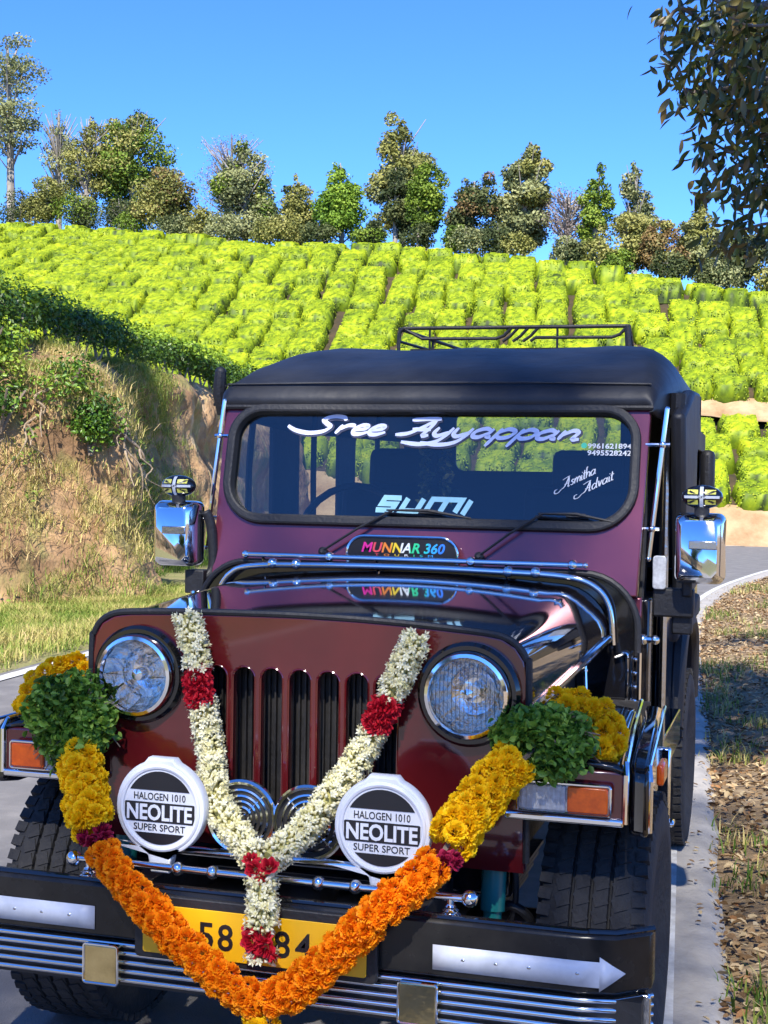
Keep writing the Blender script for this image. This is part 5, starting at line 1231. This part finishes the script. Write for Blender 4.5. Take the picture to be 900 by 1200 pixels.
# ================================================================== GARLANDS
def petal_mat(name, cols, trans=.25): return tone_mat(name, cols, rough=.6, trans=trans+.12, spec=.3)
orange_m = petal_mat('orange_petals', [(.92, .22, .002), (.98, .30, .003), (.98, .37, .005), (.98, .46, .012)])
yellow_m = petal_mat('yellow_petals', [(.96, .52, .002), (.98, .62, .004), (.98, .69, .007), (.98, .76, .03)])
red_m = petal_mat('red_petals', [(.20, .002, .010), (.40, .005, .018), (.58, .010, .03), (.66, .03, .05)], .15)
crim_m = petal_mat('crimson_petals', [(.10, .002, .016), (.22, .004, .03), (.34, .008, .05), (.42, .02, .07)], .15)
white_m = petal_mat('white_buds', [(.62, .58, .22), (.90, .84, .46), (.96, .91, .62), (.96, .94, .74)], .2)
herb_m = tone_mat('herb_leaves', [(.03, .08, .012), (.08, .19, .02), (.17, .33, .035), (.34, .50, .07)], rough=.5, trans=.3, spec=.4)
def marigold_mesh(seed, R_, mt):
    rs = np.random.RandomState(seed); V = []; F = []; T = []
    def pet(th, el, r0, r1, wd, t):
        d = np.array([math.cos(el)*math.cos(th), math.cos(el)*math.sin(th), math.sin(el)]); s = np.array([-math.sin(th), math.cos(th), 0.]); n = np.cross(d, s)
        s = s*math.cos(rs.normal()*.5)+n*math.sin(rs.normal()*.5); b = len(V)
        c = d*r1; V.extend([d*r0, d*(r0*.35+r1*.65)+s*wd/2, c+s*wd*.28-n*.0010, c-d*.0012+n*.0010, c-s*wd*.28-n*.0010, d*(r0*.35+r1*.65)-s*wd/2]); F.append((b, b+1, b+2, b+3)); F.append((b, b+3, b+4, b+5)); T.extend([t-.2, t-.05, t, t+.1, t, t-.05])
    for el, k in ((-70, 5), (-45, 10), (-20, 14), (0, 16), (18, 15), (36, 13), (54, 10), (70, 6), (86, 3)):
        for i in range(k):
            pet(2*math.pi*(i+rs.rand()*.7)/k+el, R(el+rs.normal()*6), R_*.45, R_*(.90+.16*rs.rand()), R_*.48, .55+.28*rs.normal()*.7)
    me = mesh_np('marigold', np.array(V), np.array(F), attr=np.clip(T, 0, 1)); me.materials.append(mt); return me
def rose_mesh(seed, R_, mt):
    rs = np.random.RandomState(seed); V = []; F = []; T = []
    for l, (rad, tilt, k) in enumerate(((.30, 5, 3), (.52, 18, 4), (.74, 38, 5), (.98, 62, 6))):
        for i in range(k):
            th = 2*math.pi*(i+.5*l+.2*rs.rand())/k; b = len(V); t = .35+.16*l+.15*rs.normal()
            for a in range(4):
                for c in range(4):
                    u = (a/3-.5)*2; v = c/3; ang = th+u*.62*(1.0 if l else 1.3)*math.sin(math.pi*(.25+.6*v)); r_ = R_*rad*(.35+.65*v**.7)*(1-.08*u*u)
                    z = R_*(.95*math.cos(R(tilt))*v-.12*(v > .9)*l/3-.15*u*u*v)-R_*.35+(.0008*rs.normal()); V.append((r_*math.cos(ang), r_*math.sin(ang), z)); T.append(t+.12*(v-.5))
            for a in range(3):
                for c in range(3): F.append((b+a*4+c, b+(a+1)*4+c, b+(a+1)*4+c+1, b+a*4+c+1))
    me = mesh_np('rose', np.array(V), np.array(F), smooth=180, attr=np.clip(T, 0, 1)); me.materials.append(mt); return me
OM = [marigold_mesh(i, .0265, orange_m) for i in range(4)]; YM = [marigold_mesh(20+i, .0265, yellow_m) for i in range(4)]
RM = [rose_mesh(i, .027, red_m) for i in range(3)]; CM = [rose_mesh(9+i, .027, crim_m) for i in range(3)]
def along(path, step):
    P = spline(path, 24); out = []; acc = step/2
    for a, b in zip(P[:-1], P[1:]):
        L = (b-a).length
        while acc < L: out.append((a.lerp(b, acc/L), (b-a).normalized())); acc += step
        acc -= L
    return out
def put(name, meshes, p, d, e, sc=1.):
    o = bpy.data.objects.new(name, random.choice(meshes)); COL.objects.link(o); o.parent = e
    q = Vector(d).to_track_quat('Z', 'Y').to_matrix().to_4x4() @ Matrix.Rotation(random.random()*6.28, 4, 'Z')
    o.matrix_local = Matrix.Translation(Vector(p)-e.location) @ q @ Matrix.Scale(sc*(.88+.22*random.random()), 4); return o
def strand(name, meshes, path, e, ring, k, step, sc=1., back=.55, jitter=.15):
    for i, (p, t) in enumerate(along(path, step)):
        u = t.cross(Vector((0, 1, 0))).normalized(); v = u.cross(t).normalized()
        for j in range(k):
            a = 2*math.pi*(j+.5*(i % 2)+jitter*random.gauss(0, 1))/k; d = u*math.cos(a)+v*math.sin(a)
            if d.y > back: continue
            put(name, meshes, p+d*ring+t*.004*random.gauss(0, 1), (d+t*random.gauss(0, .2)).normalized(), e, sc)
g = empty('marigold_garland', (.06, -.38, .30), 'orange and yellow marigold garland with leafy bunches looped across the jeep front', 'flower garland')
ML = [(-.352, -.315, .652), (-.272, -.345, .592), (-.176, -.372, .522), (-.080, -.378, .452), (.006, -.378, .396), (.050, -.378, .378)]
MRt = [(.074, -.378, .382), (.138, -.378, .422), (.230, -.378, .508), (.303, -.370, .587), (.374, -.335, .650), (.412, -.305, .684)]
strand('marigold', OM, ML, g, .0215, 5, .0250, .93); strand('marigold', OM, MRt, g, .0225, 5, .0250, .95)
YLp = [(-.515, -.12, .815), (-.478, -.175, .772), (-.436, -.235, .728), (-.395, -.275, .695)]; YRp = [(.545, -.10, .880), (.512, -.13, .845), (.478, -.17, .800), (.448, -.215, .755), (.430, -.25, .720)]
strand('marigold', YM, YLp, g, .032, 6, .024, 1.05); strand('marigold', YM, YRp, g, .032, 6, .024, 1.05)
strand('marigold', YM, [(-.54, .06, .962), (-.62, .08, .992), (-.695, .08, .985), (-.745, .06, .945), (-.748, .03, .90)], g, .018, 3, .030, 1.0, back=2)
strand('marigold', YM, [(.585, .10, .975), (.66, .12, .972), (.715, .10, .940), (.728, .06, .90), (.700, .03, .865)], g, .020, 3, .028, 1.05, back=2)
strand('marigold', YM, [(.062, -.388, .352), (.062, -.39, .28)], g, .020, 4, .026, .95)
for c in ((-.378, -.295, .676), (.424, -.282, .692)):
    for k in range(9):
        d = rnd_unit(1)[0]; d[1] = -abs(d[1]); put('rose', CM, Vector(c)+Vector((d[0]*.036, d[1]*.025, d[2]*.020)), d, g, .9)
for (c, r, nn) in (((-.566, -.055, .890), (.118, .095, .128), 2100), ((.592, -.02, .912), (.120, .10, .088), 1900)):
    lb = [((0, 0, 0), (r[0]*.8, r[1]*.8, r[2]*.8))]+[((r[0]*.55*math.cos(a), -.2*r[1]+.3*r[1]*math.sin(2*a), r[2]*.55*math.sin(a)), (r[0]*.45, r[1]*.6, r[2]*.45)) for a in [i*6.283/9 for i in range(9)]]
    v, f, t = crown(lb, int(nn*2.3), .021, .012, .50, .34, .45, 'leaf', .3, .2, 0.15)
    o = link('leaf_bunch', mesh_np('leaf_bunch', v, f, attr=t), herb_m, g); o['kind'] = 'stuff'; o.location = Vector(c)-g.location
    b = MB()
    for k in range(26):
        d = Vector(rnd_unit(1)[0]); d.y = -abs(d.y)*.7; q0 = Vector((d.x*r[0]*.5, d.y*r[1]*.5, d.z*r[2]*.5)); q1 = Vector((d.x*r[0]*1.12, d.y*r[1]*1.1, d.z*r[2]*1.12-.012))
        b.tube(spline([q0, (q0+q1)/2+Vector((.006, 0, .008)), q1], 3), .0013, 4)
    o = b.build('sprig_stems', herb_stem if 'herb_stem' in globals() else stem_m, g); o['kind'] = 'stuff'; o.location = Vector(c)-g.location
b = MB(); b.tube(spline([(-.55, .05, .97), (-.56, -.06, .90), (-.54, -.12, .82)]+YLp[1:]+ML+MRt+YRp[::-1]+[(.57, -.08, .89), (.60, .08, .96)], 3), .006, 5); o = b.build('garland_string', stem_m, g); o.location = -g.location

wg_ = empty('white_flower_garland', (.03, -.30, .47), 'white tuberose garland with red rose bands forming a V on the grille', 'flower garland')
BANDS = [((-.236, -.060, .990), .040), ((.222, -.060, .955), .040), ((.030, -.315, .645), .016), ((.051, -.360, .503), .026)]
def buds(path, R_, step, per, mtn=white_m):
    V = []; F = []; T = []
    for i, (p, t) in enumerate(along(path, step)):
        if any((p-Vector(c)).length < h_ for c, h_ in BANDS): continue
        u = t.cross(Vector((0, 1, 0))).normalized(); v = u.cross(t).normalized()
        for j in range(per):
            a = random.random()*6.283; d = (u*math.cos(a)+v*math.sin(a)); d = (d+t*random.gauss(0, .55)).normalized()
            L = R_*(.55+.20*random.random()); c = p+(u*math.cos(a)+v*math.sin(a))*R_*(.35+.1*random.random()); w_ = .0042+.0016*random.random()
            x = d.orthogonal().normalized(); y = d.cross(x); b = len(V); tt = .5+.4*random.gauss(0, .6)
            ring = [c+d*L*.58+(x*math.cos(q)+y*math.sin(q))*w_ for q in (0, 1.57, 3.14, 4.71)]
            V.extend([c]+ring+[c+d*L]); T.extend([tt-.5]+[tt]*4+[tt+.2])
            for q in range(4): F.append((b, b+1+(q+1) % 4, b+1+q)); F.append((b+5, b+1+q, b+1+(q+1) % 4))
            if random.random() < .3:      # an opened flower
                m_ = c+d*L
                for q in range(5):
                    an = q*1.257; s_ = x*math.cos(an)+y*math.sin(an); n_ = d.cross(s_); b = len(V); l2 = .010
                    V.extend([m_-d*.002, m_+s_*l2*.55+n_*.003, m_+s_*l2+d*.003, m_+s_*l2*.55-n_*.003]); T.extend([tt-.2, tt+.2, tt+.3, tt+.2]); F.append((b, b+1, b+2)); F.append((b, b+2, b+3))
    return np.array([tuple(q) for q in V]), np.array(F), np.clip(T, 0, 1)
WL = [(-.275, -.045, 1.160), (-.247, -.055, 1.071), (-.228, -.055, .959), (-.204, -.060, .837), (-.151, -.155, .75), (-.075, -.215, .695), (.005, -.285, .662)]
WR = [(.300, -.045, 1.138), (.267, -.055, 1.058), (.218, -.055, .947), (.167, -.070, .846), (.122, -.160, .761), (.073, -.225, .693), (.035, -.285, .663)]
WS = [(.022, -.300, .655), (.036, -.325, .625), (.046, -.350, .580), (.050, -.360, .530), (.051, -.360, .475), (.051, -.362, .462)]
for pth, rr in ((WL, .0345), (WR, .0345), (WS, .034)):
    v, f, t = buds(pth, rr, .0055, 15); o = link('white_buds', mesh_np('white_buds', v, f, attr=t), white_m, wg_); o['kind'] = 'stuff'; o.location = -wg_.location
b = MB(); b.tube(spline(WL, 4)+spline(WS, 4)[1:], .016, 6); b.tube(spline(WR, 4), .016, 6); o = b.build('garland_core', white_m, wg_); o.location = -wg_.location; o['kind'] = 'stuff'
def band(c, t, n_, rr, sc=1., half=.03):
    c = Vector(c); t = Vector(t).normalized(); u = t.cross(Vector((0, 1, 0))).normalized()
    for k in range(n_):
        a = math.pi*(.02+.96*((k*.382) % 1)); d = (u*math.cos(a)+Vector((0, -1, 0))*math.sin(a)).normalized()
        put('rose', RM, c+d*rr+t*half*(-1+2*((k+.5)/n_)), (d+Vector((0, -.2, 0))).normalized(), wg_, sc)
band((-.236, -.060, .990), (.15, 0, -1), 14, .024, 1.05, .034)
band((.222, -.060, .955), (.42, 0, 1), 14, .024, 1.05, .034)
band((.030, -.325, .645), (1, 0, -.1), 4, .022, .85, .03)
band((.051, -.365, .503), (1, 0, -.1), 6, .024, 1.0, .032)

# ------------------------------------------------------------------ the place behind the camera (it shows in the chrome and glass)
V = []; xs = np.arange(-70, 71, 5.); ys2 = np.arange(-22, -81, -4.)
for y in ys2:
    for x in xs:
        t = min(1, (-22-y)/26); V.append((x, y, -.04+7.5*t*t*(3-2*t)*(.75+.35*mnoise.noise(Vector((x*.05, y*.05, 8))))))
n = len(xs); F = [(i*n+j, (i+1)*n+j, (i+1)*n+j+1, i*n+j+1) for i in range(len(ys2)-1) for j in range(n-1)]
tag(link('opposite_slope', mesh_np('opposite_slope', V, np.array(F), smooth=180), mat('scrubby_slope', (.10, .12, .03), (.20, .17, .07), scale=.6, rough=.95)), kind='structure')
src = [o for o in COL.objects if o.name.startswith('ridge_tree')]
for i, (x, y, sc_) in enumerate(((-9, -19, 1.5), (7.5, -15, 1.7), (-14, -24, 1.9), (12, -22, 1.8), (3, -30, 1.6))):
    o = src[(3, 9, 15, 12, 20)[i]]; c = o.copy(); COL.objects.link(c); c.location = (x, y, -.5); c.scale = (sc_,)*3
    c['label'] = ('leafy tree on the left behind the camera', 'full tree by the right verge behind the camera', 'farther tree on the left behind the camera', 'farther tree on the right behind the camera', 'tree on the opposite slope in line with the road')[i]; c['group'] = 'trees behind the camera'
    for ch in [q for q in COL.objects if q.parent == o]:
        d = ch.copy(); COL.objects.link(d); d.parent = c
print('marigolds', sum(1 for o in COL.objects if o.name.startswith('marigold.')))

e = empty('recess_shade_tree', (-9.7, 6.9, 2.6), 'unseen leafy tree added on the bank top to shade the recess', 'tree')  # out-of-view tree, added only to throw shade on the recess
b = MB(); b.tube(spline([(0, 0, -.6), (.2, .3, 2), (1.0, 1.0, 4.2), (1.9, 1.6, 5.6)], 5), [.16*(1-.7*i/15) for i in range(16)], 9)
for ax, ay, az in ((.6, 2.6, 5.4), (3.0, 1.4, 5.6), (2.0, 3.2, 5.8), (1.2, .6, 5.6)): b.tube(spline([(.8, .8, 3.8), ((ax+.8)/2, (ay+.8)/2, 4.8), (ax, ay, az)], 5), [.06*(1-.8*i/10)+.008 for i in range(11)], 7)
b.build('trunk', bark_m, e)
link('crown', leafmesh('crown', crown(lobes_in((1.9, 1.9, 5.7), (1.5, 1.9, .8), 26, .7), 9000, .16, .09, .4, .35, .2, 'quad', .3), near_m), None, e)
